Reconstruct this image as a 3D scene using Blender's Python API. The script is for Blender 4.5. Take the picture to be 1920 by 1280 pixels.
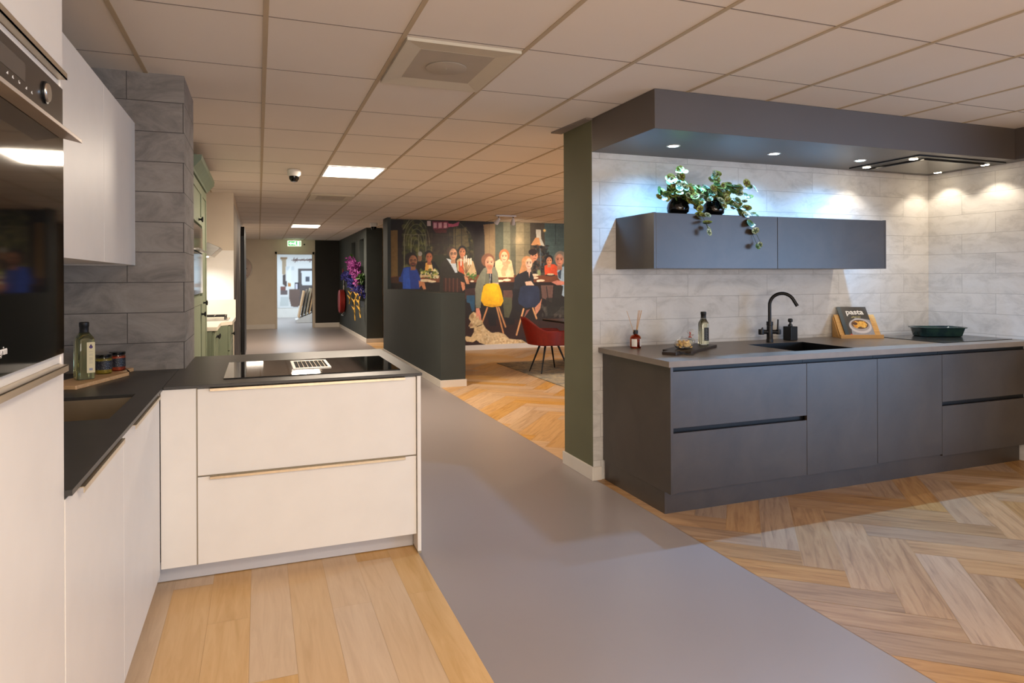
import bpy, math, random
import numpy as np
from mathutils import Vector, Matrix

for o in list(bpy.data.objects): bpy.data.objects.remove(o, do_unlink=True)
S = bpy.context.scene
COL = S.collection
PI = math.pi

# ------------------------------------------------------------------ camera, world, exposure
F_PX, YAW, ROLL, CY, EYE = 1252.3, 0.3628, -0.0043, 520.4, 1.43
cam = bpy.data.cameras.new('camera'); cam_o = bpy.data.objects.new('camera', cam); COL.objects.link(cam_o)
cam.sensor_width = 36; cam.lens = F_PX/1920*36; cam.shift_y = -(640-CY)/1920; cam.clip_start = .02
cam_o.matrix_world = Matrix.Translation((0, 0, EYE)) @ Matrix.Rotation(-YAW, 4, 'Z') @ Matrix.Rotation(PI/2, 4, 'X') @ Matrix.Rotation(ROLL, 4, 'Z')
S.camera = cam_o
w = bpy.data.worlds.new('world'); S.world = w; w.use_nodes = True
w.node_tree.nodes['Background'].inputs[0].default_value = (.8, .85, 1, 1)
w.node_tree.nodes['Background'].inputs[1].default_value = .25
vs = S.view_settings
vs.view_transform = 'Standard'; vs.look = 'None'; vs.gamma = 1; vs.use_curve_mapping = False
vs.exposure = 0.0

WARM = (1, .84, .67); COOL = (.22, .53, 1.0); DAY = (.40, .63, 1.0)
PANEL_W = 84
def area(name, loc, size, power, color, rot=(0, 0, 0), parent=None, sy=None, spread=None):
    l = bpy.data.lights.new(name, 'AREA'); l.energy = power; l.color = color
    l.shape = 'RECTANGLE'; l.size = size; l.size_y = sy or size
    if spread: l.spread = spread
    o = bpy.data.objects.new(name, l); COL.objects.link(o); o.location = loc; o.rotation_euler = rot
    if parent:
        o.parent = parent; o.location = Vector(loc)-parent.location
    return o
def spot(name, loc, target, power, color, angle=60, blend=.5, radius=.02, parent=None):
    l = bpy.data.lights.new(name, 'SPOT'); l.energy = power; l.color = color
    l.spot_size = math.radians(angle); l.spot_blend = blend; l.shadow_soft_size = radius
    o = bpy.data.objects.new(name, l); COL.objects.link(o)
    o.location = Vector(loc)-(parent.location if parent else Vector())
    d = Vector(target)-Vector(loc); o.rotation_euler = d.to_track_quat('-Z', 'Y').to_euler()
    if parent: o.parent = parent
    return o

# ------------------------------------------------------------------ photograph measuring helper
def ray(px, py):
    a = (px-960)/F_PX; b = (py-CY)/F_PX
    cr, sr = math.cos(-ROLL), math.sin(-ROLL)
    a, b = a*cr-b*sr, a*sr+b*cr
    c, s = math.cos(YAW), math.sin(YAW)
    return Vector((a*c+s, -a*s+c, -b))
def at(px, py, **k):
    d = ray(px, py); o = Vector((0, 0, EYE)); (ax, v), = k.items(); i = 'xyz'.index(ax)
    return o+d*((v-o[i])/d[i])

# ------------------------------------------------------------------ mesh helpers
class MB:
    def __init__(s): s.v = []; s.f = []; s.m = []; s.uv = None
    def add(s, vs_, fs, m=0):
        n = len(s.v); s.v += [tuple(p) for p in vs_]
        s.f += [tuple(i+n for i in f) for f in fs]; s.m += [m]*len(fs); return s
    def box(s, x0, x1, y0, y1, z0, z1, m=0):
        v = [(x, y, z) for z in (z0, z1) for y in (y0, y1) for x in (x0, x1)]
        return s.add(v, [(0, 2, 3, 1), (4, 5, 7, 6), (0, 1, 5, 4), (2, 6, 7, 3), (0, 4, 6, 2), (1, 3, 7, 5)], m)
    def obox(s, c, ax, hx, hy, hz, m=0):            # oriented box, ax = 3x3 matrix
        v = [Vector(c)+ax@Vector((a*hx, b*hy, d*hz)) for d in (-1, 1) for b in (-1, 1) for a in (-1, 1)]
        return s.add(v, [(0, 2, 3, 1), (4, 5, 7, 6), (0, 1, 5, 4), (2, 6, 7, 3), (0, 4, 6, 2), (1, 3, 7, 5)], m)
    def prism(s, pts, z0, z1, m=0, axis='z'):       # extrude a 2D outline
        n = len(pts)
        if axis == 'z': lo = [(x, y, z0) for x, y in pts]; hi = [(x, y, z1) for x, y in pts]
        elif axis == 'y': lo = [(x, z0, y) for x, y in pts]; hi = [(x, z1, y) for x, y in pts]
        else: lo = [(z0, x, y) for x, y in pts]; hi = [(z1, x, y) for x, y in pts]
        fs = [tuple(range(n))[::-1], tuple(range(n, 2*n))]+[(i, (i+1) % n, n+(i+1) % n, n+i) for i in range(n)]
        return s.add(lo+hi, fs, m)
    def lathe(s, prof, c=(0, 0, 0), n=28, m=0, sx=1, sy=1, axis='z', power=None):
        vs_ = []; 
        for r, h in prof:
            for k in range(n):
                t = 2*PI*k/n; a, b = math.cos(t), math.sin(t)
                if power:
                    q = (abs(a)**power+abs(b)**power)**(-1/power); a *= q; b *= q
                x, y = r*a*sx, r*b*sy
                p = (x, y, h) if axis == 'z' else ((x, h, y) if axis == 'y' else (h, x, y))
                vs_.append((p[0]+c[0], p[1]+c[1], p[2]+c[2]))
        fs = [(j*n+k, j*n+(k+1) % n, (j+1)*n+(k+1) % n, (j+1)*n+k) for j in range(len(prof)-1) for k in range(n)]
        if prof[0][0] > 1e-6: fs.append(tuple(range(n))[::-1])
        if prof[-1][0] > 1e-6: fs.append(tuple((len(prof)-1)*n+k for k in range(n)))
        return s.add(vs_, fs, m)
    def tube(s, pts, r, n=10, m=0, cap=True):
        pts = [Vector(p) for p in pts]; rs = r if isinstance(r, (list, tuple)) else [r]*len(pts)
        vs_ = []; up = None
        for i, p in enumerate(pts):
            t = (pts[min(i+1, len(pts)-1)]-pts[max(i-1, 0)]).normalized()
            if up is None: up = t.orthogonal().normalized()
            up = (up-t*up.dot(t)).normalized(); sd = t.cross(up)
            for k in range(n):
                a = 2*PI*k/n; vs_.append(p+(up*math.cos(a)+sd*math.sin(a))*rs[i])
        fs = [(j*n+k, j*n+(k+1) % n, (j+1)*n+(k+1) % n, (j+1)*n+k) for j in range(len(pts)-1) for k in range(n)]
        if cap: fs += [tuple(range(n))[::-1], tuple((len(pts)-1)*n+k for k in range(n))]
        return s.add(vs_, fs, m)
    def sphere(s, c, r, m=0, n=16, sx=1, sy=1, sz=1):
        return s.lathe([(r*math.sin(PI*i/10), -r*sz*math.cos(PI*i/10)) for i in range(11)], c, n, m, sx, sy)
    def build(s, name, mats, parent=None, origin=None, local=False, smooth=False, bevel=0):
        me = bpy.data.meshes.new(name)
        off = Vector(origin) if origin else (parent_world(parent) if parent and not local else Vector())
        me.from_pydata([tuple(Vector(p)-off) for p in s.v], [], s.f)
        for mt in (mats if isinstance(mats, (list, tuple)) else [mats]): me.materials.append(mt)
        me.polygons.foreach_set('material_index', s.m); me.update()
        import bmesh
        b = bmesh.new(); b.from_mesh(me)
        if smooth: bmesh.ops.remove_doubles(b, verts=b.verts, dist=1e-6)
        bmesh.ops.recalc_face_normals(b, faces=b.faces); b.to_mesh(me); b.free()
        if smooth:
            me.polygons.foreach_set('use_smooth', [True]*len(me.polygons)); me.set_sharp_from_angle(angle=math.radians(38))
        o = bpy.data.objects.new(name, me); COL.objects.link(o)
        if origin: o.location = origin
        if parent: o.parent = parent
        if bevel:
            md = o.modifiers.new('bevel', 'BEVEL'); md.width = bevel; md.segments = 2; md.limit_method = 'ANGLE'
        return o
def parent_world(p):
    v = Vector(p.location)
    while p.parent: p = p.parent; v += Vector(p.location)
    return v
def tag(o, label=None, cat=None, group=None, kind=None):
    if label: o['label'] = label
    if cat: o['category'] = cat
    if group: o['group'] = group
    if kind: o['kind'] = kind
    return o
def thing(name, label, cat, loc=(0, 0, 0), rotz=0, group=None):
    o = bpy.data.objects.new(name, None); o.empty_display_size = .05; COL.objects.link(o)
    o.location = loc; o.rotation_euler = (0, 0, rotz); return tag(o, label, cat, group)
def structure(o): o['kind'] = 'structure'; return o
def copy_tree(o, parent=None):
    c = o.copy(); COL.objects.link(c); c.parent = parent
    for ch in list(o.children): copy_tree(ch, c)
    return c
def text_part(name, txt, mat, parent, loc, rot, size, depth=.0006, sx=1, bold=.0):
    cu = bpy.data.curves.new(name, 'FONT'); cu.body = txt; cu.size = size; cu.extrude = depth; cu.align_x = 'CENTER'; cu.align_y = 'CENTER'
    cu.offset = bold
    tmp = bpy.data.objects.new('tmp', cu); COL.objects.link(tmp)
    dg = bpy.context.evaluated_depsgraph_get(); dg.update()
    me = bpy.data.meshes.new_from_object(tmp.evaluated_get(dg)); bpy.data.objects.remove(tmp, do_unlink=True)
    me.materials.clear(); me.materials.append(mat); me.name = name
    o = bpy.data.objects.new(name, me); COL.objects.link(o); o.parent = parent
    o.location = Vector(loc); o.rotation_euler = rot; o.scale = (sx, 1, 1)
    return o

# ------------------------------------------------------------------ materials
def srgb(c):
    return tuple(((v/255)/12.92 if v/255 <= .04045 else ((v/255+.055)/1.055)**2.4) for v in c)
class Mt:
    def __init__(s, name, rough=.5, col=(200, 200, 200), metal=0, spec=.5):
        s.m = bpy.data.materials.new(name); s.m.use_nodes = True; s.t = s.m.node_tree; s.b = s.t.nodes['Principled BSDF']
        s.b.inputs['Base Color'].default_value = (*srgb(col), 1); s.b.inputs['Roughness'].default_value = rough
        s.b.inputs['Metallic'].default_value = metal; s.b.inputs['Specular IOR Level'].default_value = spec
    def n(s, t, **k):
        nd = s.t.nodes.new(t)
        for a, v in k.items():
            if a in nd.inputs: nd.inputs[a].default_value = v
            else: setattr(nd, a, v)
        return nd
    def l(s, a, b): s.t.links.new(a, b)
    def coord(s, scale=(1, 1, 1), kind='Object', rot=(0, 0, 0), loc=(0, 0, 0)):
        tc = s.n('ShaderNodeTexCoord'); mp = s.n('ShaderNodeMapping'); mp.inputs['Scale'].default_value = scale
        mp.inputs['Rotation'].default_value = rot; mp.inputs['Location'].default_value = loc
        s.l(tc.outputs[kind], mp.inputs[0]); return mp.outputs[0]
    def noise(s, vec, scale, detail=4, rough=.55, dist=0):
        nd = s.n('ShaderNodeTexNoise'); nd.inputs['Scale'].default_value = scale; nd.inputs['Detail'].default_value = detail
        nd.inputs['Roughness'].default_value = rough; nd.inputs['Distortion'].default_value = dist; s.l(vec, nd.inputs['Vector']); return nd.outputs['Fac']
    def ramp(s, fac, stops):
        r = s.n('ShaderNodeValToRGB'); e = r.color_ramp.elements
        while len(e) < len(stops): e.new(.5)
        for q, (p, c) in zip(e, stops): q.position = p; q.color = (*srgb(c), 1)
        s.l(fac, r.inputs[0]); return r.outputs[0]
    def mix(s, fac, a, b, mode='MIX'):
        m = s.n('ShaderNodeMix'); m.data_type = 'RGBA'; m.blend_type = mode
        for v, i in ((fac, 0), (a, 6), (b, 7)):
            if hasattr(v, 'is_linked'): s.l(v, m.inputs[i])
            elif i: m.inputs[i].default_value = (*srgb(v), 1)
            else: m.inputs[0].default_value = v
        return m.outputs[2]
    def col(s, o): s.l(o, s.b.inputs['Base Color']); return s
    def bump(s, h, st=.2, d=.01):
        b = s.n('ShaderNodeBump'); b.inputs['Strength'].default_value = st; b.inputs['Distance'].default_value = d
        s.l(h, b.inputs['Height']); s.l(b.outputs[0], s.b.inputs['Normal']); return s
    def rvar(s, fac, a, b):
        m = s.n('ShaderNodeMapRange'); m.inputs['To Min'].default_value = a; m.inputs['To Max'].default_value = b; s.l(fac, m.inputs[0])
        s.l(m.outputs[0], s.b.inputs['Roughness']); return s
def flat(name, col, rough=.5, metal=0, spec=.5, vary=.06, scale=6, stretch=(1, 1, 1)):
    m = Mt(name, rough, col, metal, spec); v = m.coord(stretch)
    f = m.noise(v, scale, 3); c2 = tuple(max(0, x*(1-vary)) for x in col); c3 = tuple(min(255, x*(1+vary)) for x in col)
    m.col(m.ramp(f, [(.3, c2), (.7, c3)])); return m.m
def emit(name, col, st):
    m = bpy.data.materials.new(name); m.use_nodes = True; t = m.node_tree; b = t.nodes['Principled BSDF']
    b.inputs['Base Color'].default_value = (.8, .8, .8, 1); b.inputs['Emission Color'].default_value = (*col, 1); b.inputs['Emission Strength'].default_value = st
    return m
def glass(name, col, rough=.0, trans=1, ior=1.45):
    m = Mt(name, rough, col); m.b.inputs['Transmission Weight'].default_value = trans; m.b.inputs['IOR'].default_value = ior; return m.m

M = {}
M['lacquer'] = flat('matt_white_lacquer', (231, 225, 216), .42, vary=.01)
M['plinth_grey'] = flat('pale_grey_plinth', (190, 188, 190), .4, vary=.01)
M['edge'] = flat('greige_edge', (150, 138, 116), .5, vary=.03)
M['shadow_gap'] = flat('dark_gap', (26, 25, 25), .8, vary=.02)
M['champagne'] = flat('brushed_champagne_metal', (205, 190, 165), .32, metal=.85, vary=.04, scale=40, stretch=(1, .02, 1))
M['steel'] = flat('brushed_steel', (185, 180, 172), .3, metal=1, vary=.05, scale=60, stretch=(.05, 1, 1))
M['sink_steel'] = flat('sink_steel', (165, 150, 128), .42, metal=.9, vary=.04)
M['black_metal'] = flat('matt_black_metal', (22, 22, 24), .38, metal=.3, vary=.05)
M['black_gloss'] = Mt('black_glass', .05, (7, 7, 7), spec=.6).m
M['oven_panel'] = flat('oven_fascia', (44, 40, 36), .18, vary=.02)
M['display'] = flat('oven_display', (82, 76, 70), .2, vary=.02)
M['white_paint'] = flat('white_skirting_paint', (225, 218, 208), .45, vary=.01)
M['cream'] = flat('cream_wall_paint', (214, 202, 184), .8, vary=.02, scale=2)
M['splash_white'] = flat('white_splash_panel', (235, 232, 226), .45, vary=.01)
M['green_wall'] = flat('olive_green_wall', (104, 104, 78), .75, vary=.03, scale=2)
M['dark_wall'] = flat('anthracite_wall', (54, 60, 58), .75, vary=.04, scale=2)
M['dark_wall2'] = flat('charcoal_alcove_wall', (38, 36, 33), .8, vary=.04, scale=2)
M['soffit'] = flat('taupe_soffit', (80, 72, 67), .42, vary=.02, scale=2, spec=.8)
M['sage'] = flat('sage_green_paint', (122, 131, 108), .5, vary=.02)
M['sage_dark'] = flat('sage_green_cornice', (120, 134, 112), .5, vary=.02)
M['stone_white'] = flat('pale_stone_top', (236, 226, 208), .35, vary=.02)
M['white_plastic'] = flat('white_plastic', (232, 230, 226), .4, vary=.01)
M['black_plastic'] = flat('black_plastic', (16, 16, 17), .45, vary=.05)
M['vent'] = flat('vent_white', (205, 196, 176), .55, vary=.01)
M['vent2'] = flat('vent_shade', (176, 166, 150), .6, vary=.02)
M['red_plastic'] = flat('red_paint', (170, 30, 20), .4, vary=.05)
M['chair_red'] = flat('red_shell', (132, 28, 14), .55, vary=.05, scale=20)
M['oak'] = None
M['ceil_bar'] = flat('ceiling_bar', (184, 166, 138), .6, vary=.02)
M['ceil_line'] = flat('ceiling_line', (132, 122, 114), .8, vary=.02)
M['panel_emit'] = emit('light_panel_diffuser', (1, .88, .72), 7)
M['cool_emit'] = emit('cool_downlight_lens', (.55, .85, 1), 45)
M['warm_emit'] = emit('warm_hood_lens', (1, .85, .62), 35)
M['wash_emit'] = emit('hood_lamp', (1, .95, .88), 30)
M['leaf_cool'] = None

def ceiling_mat():
    m = Mt('mineral_ceiling_tile', .9, (222, 214, 204)); v = m.coord(); f = m.noise(v, 1.3, 3); g = m.noise(v, 180, 2)
    m.col(m.mix(f, (224, 215, 204), (232, 224, 214))); m.bump(g, .12, .002); return m.m
M['ceiling'] = ceiling_mat()
def lino():
    m = Mt('grey_cast_floor', .3, (140, 128, 124)); v = m.coord((1, 1, 1)); f = m.noise(v, 1.1, 5, .6, .6); g = m.noise(v, 5, 6, .7, 1.5)
    c = m.mix(f, (152, 142, 140), (162, 152, 149)); m.col(c)
    m.rvar(f, .27, .34); return m.m
M['lino'] = lino()
def brick(name, base, dark, light, mortar, streak=.8, bw=.74, rh=.164, zoff=.101, swap=False, xoff=0.0, bmp=.35, msz=.0022):
    m = Mt(name, .8, base); tc = m.n('ShaderNodeTexCoord'); sp = m.n('ShaderNodeSeparateXYZ'); m.l(tc.outputs['Object'], sp.inputs[0])
    ad = m.n('ShaderNodeMath', operation='ADD'); m.l(sp.outputs[0], ad.inputs[0]); m.l(sp.outputs[1], ad.inputs[1])
    cb = m.n('ShaderNodeCombineXYZ'); m.l(ad.outputs[0], cb.inputs[0]); m.l(sp.outputs[2], cb.inputs[1])
    mp = m.n('ShaderNodeMapping'); mp.inputs['Location'].default_value = (xoff, -zoff, 0); m.l(cb.outputs[0], mp.inputs[0])
    b = m.n('ShaderNodeTexBrick'); b.inputs['Scale'].default_value = 1; b.inputs['Brick Width'].default_value = bw; b.inputs['Row Height'].default_value = rh
    b.inputs['Mortar Size'].default_value = msz; b.inputs['Mortar Smooth'].default_value = .3; b.offset = .37; b.offset_frequency = 2; b.squash_frequency = 1; b.squash = 1
    b.inputs['Color1'].default_value = (.2, .2, .2, 1); b.inputs['Color2'].default_value = (.8, .8, .8, 1); b.inputs['Bias'].default_value = 0
    m.l(mp.outputs[0], b.inputs['Vector'])
    v1 = m.n('ShaderNodeMapping'); v1.inputs['Scale'].default_value = (1.7, 3.4, 1); m.l(mp.outputs[0], v1.inputs[0])
    ofs = m.n('ShaderNodeVectorMath', operation='ADD'); m.l(v1.outputs[0], ofs.inputs[0])
    sc = m.n('ShaderNodeVectorMath', operation='SCALE'); sc.inputs['Scale'].default_value = 7; m.l(b.outputs['Color'], sc.inputs[0]); m.l(sc.outputs[0], ofs.inputs[1])
    f = m.noise(ofs.outputs[0], 2.2, 9, .72, .7); g = m.noise(mp.outputs[0], 30, 5, .7)
    c = m.ramp(f, [(.3, dark), (.5, base), (.72, light)])
    c = m.mix(m.ramp(g, [(.35, (46, 46, 46)), (.6, (0, 0, 0))]), c, dark)
    vb = m.n('ShaderNodeMapRange'); vb.inputs['To Min'].default_value = .95; vb.inputs['To Max'].default_value = 1.03
    m.l(b.outputs['Color'], vb.inputs[0]); hs = m.n('ShaderNodeHueSaturation'); m.l(vb.outputs[0], hs.inputs['Value']); m.l(c, hs.inputs['Color'])
    c = m.mix(b.outputs['Fac'], hs.outputs[0], mortar); m.col(c)
    mh = m.n('ShaderNodeMath', operation='MULTIPLY_ADD'); mh.inputs[1].default_value = -1.2; m.l(b.outputs['Fac'], mh.inputs[0]); m.l(f, mh.inputs[2])
    m.bump(mh.outputs[0], bmp, .004); return m.m
M['brick_grey'] = brick('grey_concrete_stone_strip', (134, 127, 120), (106, 100, 95), (152, 145, 137), (66, 61, 57))
M['brick_white'] = brick('white_washed_stone_strip', (210, 206, 200), (184, 180, 174), (220, 217, 212), (160, 156, 150), zoff=.137, xoff=.2, bmp=.25, msz=.0016)
def mottled(name, a, b, rough, sc=3, fine=60, r2=None, spec=.5):
    m = Mt(name, rough, a, spec=spec); v = m.coord(); f = m.noise(v, sc, 7, .62, .6); g = m.noise(v, fine, 3)
    c = m.mix(m.ramp(f, [(.32, (0, 0, 0)), (.68, (255, 255, 255))]), a, b); m.col(m.mix(m.ramp(g, [(.4, (0, 0, 0)), (.7, (40, 40, 40))]), c, tuple(min(255, q+24) for q in b)))
    m.bump(g, .05, .001)
    if r2: m.rvar(f, rough, r2)
    return m.m
M['front_dark'] = mottled('dark_concrete_front', (46, 37, 30), (64, 54, 45), .35, 3.2, spec=.85)
M['counter'] = mottled('taupe_stone_worktop', (128, 117, 106), (136, 125, 114), .34, 9, 90)
M['black_top'] = mottled('black_slate_worktop', (44, 42, 40), (54, 51, 48), .38, 14, 120)
M['table_top'] = mottled('dark_table_top', (40, 36, 34), (52, 48, 44), .35, 6)
def wood(name, c1, c2, c3, rough=.5, uv=True, sc=1.0, tone=True, grain=(1.4, 16), tr=(.78, 1.1)):
    m = Mt(name, rough, c1)
    if uv:
        u = m.n('ShaderNodeUVMap'); u.uv_map = 'grain'; src = u.outputs[0]
    else: src = m.n('ShaderNodeTexCoord').outputs['Object']
    mp = m.n('ShaderNodeMapping'); mp.inputs['Scale'].default_value = (grain[0]*sc, grain[1]*sc, grain[1]*sc); m.l(src, mp.inputs[0])
    f = m.noise(mp.outputs[0], 1.6, 6, .6, 1.2)
    mp2 = m.n('ShaderNodeMapping'); mp2.inputs['Scale'].default_value = (3*sc, 130*sc, 130*sc); m.l(src, mp2.inputs[0]); g = m.noise(mp2.outputs[0], 1.5, 3, .6)
    c = m.ramp(f, [(.28, c3), (.5, c1), (.75, c2)]); c = m.mix(m.ramp(g, [(.35, (60, 60, 60)), (.65, (0, 0, 0))]), c, c3)
    if uv and tone:
        u2 = m.n('ShaderNodeUVMap'); u2.uv_map = 'tone'; sp = m.n('ShaderNodeSeparateXYZ'); m.l(u2.outputs[0], sp.inputs[0])
        mr = m.n('ShaderNodeMapRange'); mr.inputs['To Min'].default_value = tr[0]; mr.inputs['To Max'].default_value = tr[1]; m.l(sp.outputs[0], mr.inputs[0])
        hs = m.n('ShaderNodeHueSaturation'); m.l(mr.outputs[0], hs.inputs['Value']); m.l(c, hs.inputs['Color'])
        mr2 = m.n('ShaderNodeMapRange'); mr2.inputs['To Min'].default_value = .72; mr2.inputs['To Max'].default_value = 1.15; m.l(sp.outputs[1], mr2.inputs[0]); m.l(mr2.outputs[0], hs.inputs['Saturation'])
        c = hs.outputs[0]
    m.col(c); m.bump(g, .06, .001); return m.m
M['plank'] = wood('light_oak_plank', (224, 183, 130), (231, 192, 140), (214, 171, 116), .42, tr=(.985, 1.015))
M['herring'] = wood('herringbone_oak', (188, 145, 98), (202, 162, 114), (152, 111, 70), .42, tr=(.78, 1.07))
M['herring2'] = wood('honey_herringbone_oak', (214, 168, 110), (224, 182, 126), (184, 138, 86), .4, tr=(.9, 1.06))
M['joint'] = flat('floor_joint', (196, 158, 112), .7)
M['board_wood'] = wood('board_beech', (214, 172, 124), (226, 188, 142), (196, 150, 102), .5, uv=False, sc=2)
M['bamboo'] = wood('bamboo_stand', (204, 154, 84), (216, 168, 98), (186, 136, 70), .5, uv=False, sc=2)
M['oak_leg'] = wood('oak_leg', (190, 140, 90), (200, 150, 100), (160, 110, 66), .5, uv=False)
def vcol(name, rough=.6):
    m = Mt(name, rough); a = m.n('ShaderNodeAttribute'); a.attribute_name = 'Col'; m.col(a.outputs['Color']); return m.m
M['print'] = vcol('printed_surface'); M['print_gloss'] = vcol('printed_cover', .3)

# ------------------------------------------------------------------ printed pictures: a colour per mesh point
class Canvas:
    def __init__(s, w, h, res, bg):
        s.nx = int(w/res)+1; s.ny = int(h/res)+1; s.w = w; s.h = h
        s.X, s.Y = np.meshgrid(np.linspace(0, w, s.nx), np.linspace(0, h, s.ny)); s.C = np.zeros((s.ny, s.nx, 3)); s.C[:] = bg
        s.rng = np.random.RandomState(4)
    def put(s, mask, col, a=1.0):
        k = (mask*a)[..., None]; s.C = s.C*(1-k)+np.array(col, float)*k
    def poly(s, pts, col, a=1.0):
        p = np.array(pts, float); x0, y0 = p.min(0); x1, y1 = p.max(0)
        ix = slice(max(0, int(x0/s.w*(s.nx-1))-1), int(x1/s.w*(s.nx-1))+2); iy = slice(max(0, int(y0/s.h*(s.ny-1))-1), int(y1/s.h*(s.ny-1))+2)
        X, Y = s.X[iy, ix], s.Y[iy, ix]; ins = np.zeros(X.shape, bool)
        if X.size == 0: return
        n = len(p)
        for i in range(n):
            xa, ya = p[i]; xb, yb = p[(i+1) % n]
            if ya == yb: continue
            c = ((Y >= ya) != (Y >= yb)) & (X < (xb-xa)*(Y-ya)/(yb-ya)+xa); ins ^= c
        k = ins[..., None]*a; s.C[iy, ix] = s.C[iy, ix]*(1-k)+np.array(col, float)*k
    def ell(s, cx, cy, rx, ry, col, a=1.0, rot=0, soft=.08):
        dx, dy = s.X-cx, s.Y-cy; c, q = math.cos(rot), math.sin(rot); u = (dx*c+dy*q)/rx; v = (-dx*q+dy*c)/ry
        s.put(np.clip((1-(u*u+v*v)**.5)/soft, 0, 1), col, a)
    def line(s, pts, wd, col, a=1.0):
        m = np.zeros(s.X.shape)
        for (x0, y0), (x1, y1) in zip(pts[:-1], pts[1:]):
            dx, dy = x1-x0, y1-y0; t = np.clip(((s.X-x0)*dx+(s.Y-y0)*dy)/(dx*dx+dy*dy+1e-12), 0, 1)
            d = np.hypot(s.X-x0-t*dx, s.Y-y0-t*dy); m = np.maximum(m, np.clip((wd/2-d)/(wd*.25)+.5, 0, 1))
        s.put(m, col, a)
    def speck(s, x0, y0, x1, y1, cols, n, r, seed=1, a=.8):
        rg = random.Random(seed)
        for _ in range(n):
            s.ell_fast(rg.uniform(x0, x1), rg.uniform(y0, y1), r*rg.uniform(.5, 1.3), r*rg.uniform(.5, 1.3), rg.choice(cols), a)
    def ell_fast(s, cx, cy, rx, ry, col, a):
        s.poly([(cx+rx*math.cos(t), cy+ry*math.sin(t)) for t in np.linspace(0, 2*PI, 9)[:-1]], col, a)
    def noise(s, amt):
        f = np.zeros(s.X.shape)
        for k, wt in ((6, .5), (24, .3), (90, .3)):
            g = s.rng.rand(max(2, s.ny*k//400+2), max(2, s.nx*k//400+2)); yi = np.linspace(0, g.shape[0]-1.001, s.ny); xi = np.linspace(0, g.shape[1]-1.001, s.nx)
            y0 = yi.astype(int); x0 = xi.astype(int); fy = (yi-y0)[:, None]; fx = (xi-x0)[None]
            f += wt*((g[y0][:, x0]*(1-fx)+g[y0][:, x0+1]*fx)*(1-fy)+(g[y0+1][:, x0]*(1-fx)+g[y0+1][:, x0+1]*fx)*fy-.5)
        s.C *= (1+amt*f)[..., None]
    def blur(s, k=1):
        for _ in range(k):
            P = np.pad(s.C, ((1, 1), (1, 1), (0, 0)), 'edge'); s.C = (P[:-2, 1:-1]+P[2:, 1:-1]+P[1:-1, :-2]+P[1:-1, 2:]+4*P[1:-1, 1:-1])/8
    def mesh(s, name, o, ux, uy, mat, parent=None, back=None):     # plane mesh from origin o along ux, uy (metres)
        o, ux, uy = Vector(o), Vector(ux), Vector(uy); nv = s.nx*s.ny
        co = np.array(o)[None]+s.X.reshape(-1, 1)*np.array(ux)[None]+s.Y.reshape(-1, 1)*np.array(uy)[None]
        me = bpy.data.meshes.new(name); i = np.arange(nv).reshape(s.ny, s.nx)
        q = np.stack([i[:-1, :-1], i[:-1, 1:], i[1:, 1:], i[1:, :-1]], -1).reshape(-1, 4); nf = len(q)
        me.vertices.add(nv); me.vertices.foreach_set('co', co.astype('f').ravel())
        me.loops.add(nf*4); me.loops.foreach_set('vertex_index', q.astype('i').ravel())
        me.polygons.add(nf); me.polygons.foreach_set('loop_start', np.arange(nf, dtype='i')*4); me.polygons.foreach_set('loop_total', np.full(nf, 4, 'i'))
        me.update(calc_edges=True)
        c = np.clip(s.C.reshape(-1, 3)/255, 0, 1); lin = np.where(c <= .04045, c/12.92, ((c+.055)/1.055)**2.4)
        at_ = me.color_attributes.new('Col', 'FLOAT_COLOR', 'POINT'); at_.data.foreach_set('color', np.concatenate([lin, np.ones((nv, 1))], 1).astype('f').ravel())
        me.materials.append(mat); ob = bpy.data.objects.new(name, me); COL.objects.link(ob)
        if parent: ob.parent = parent
        return ob

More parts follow.
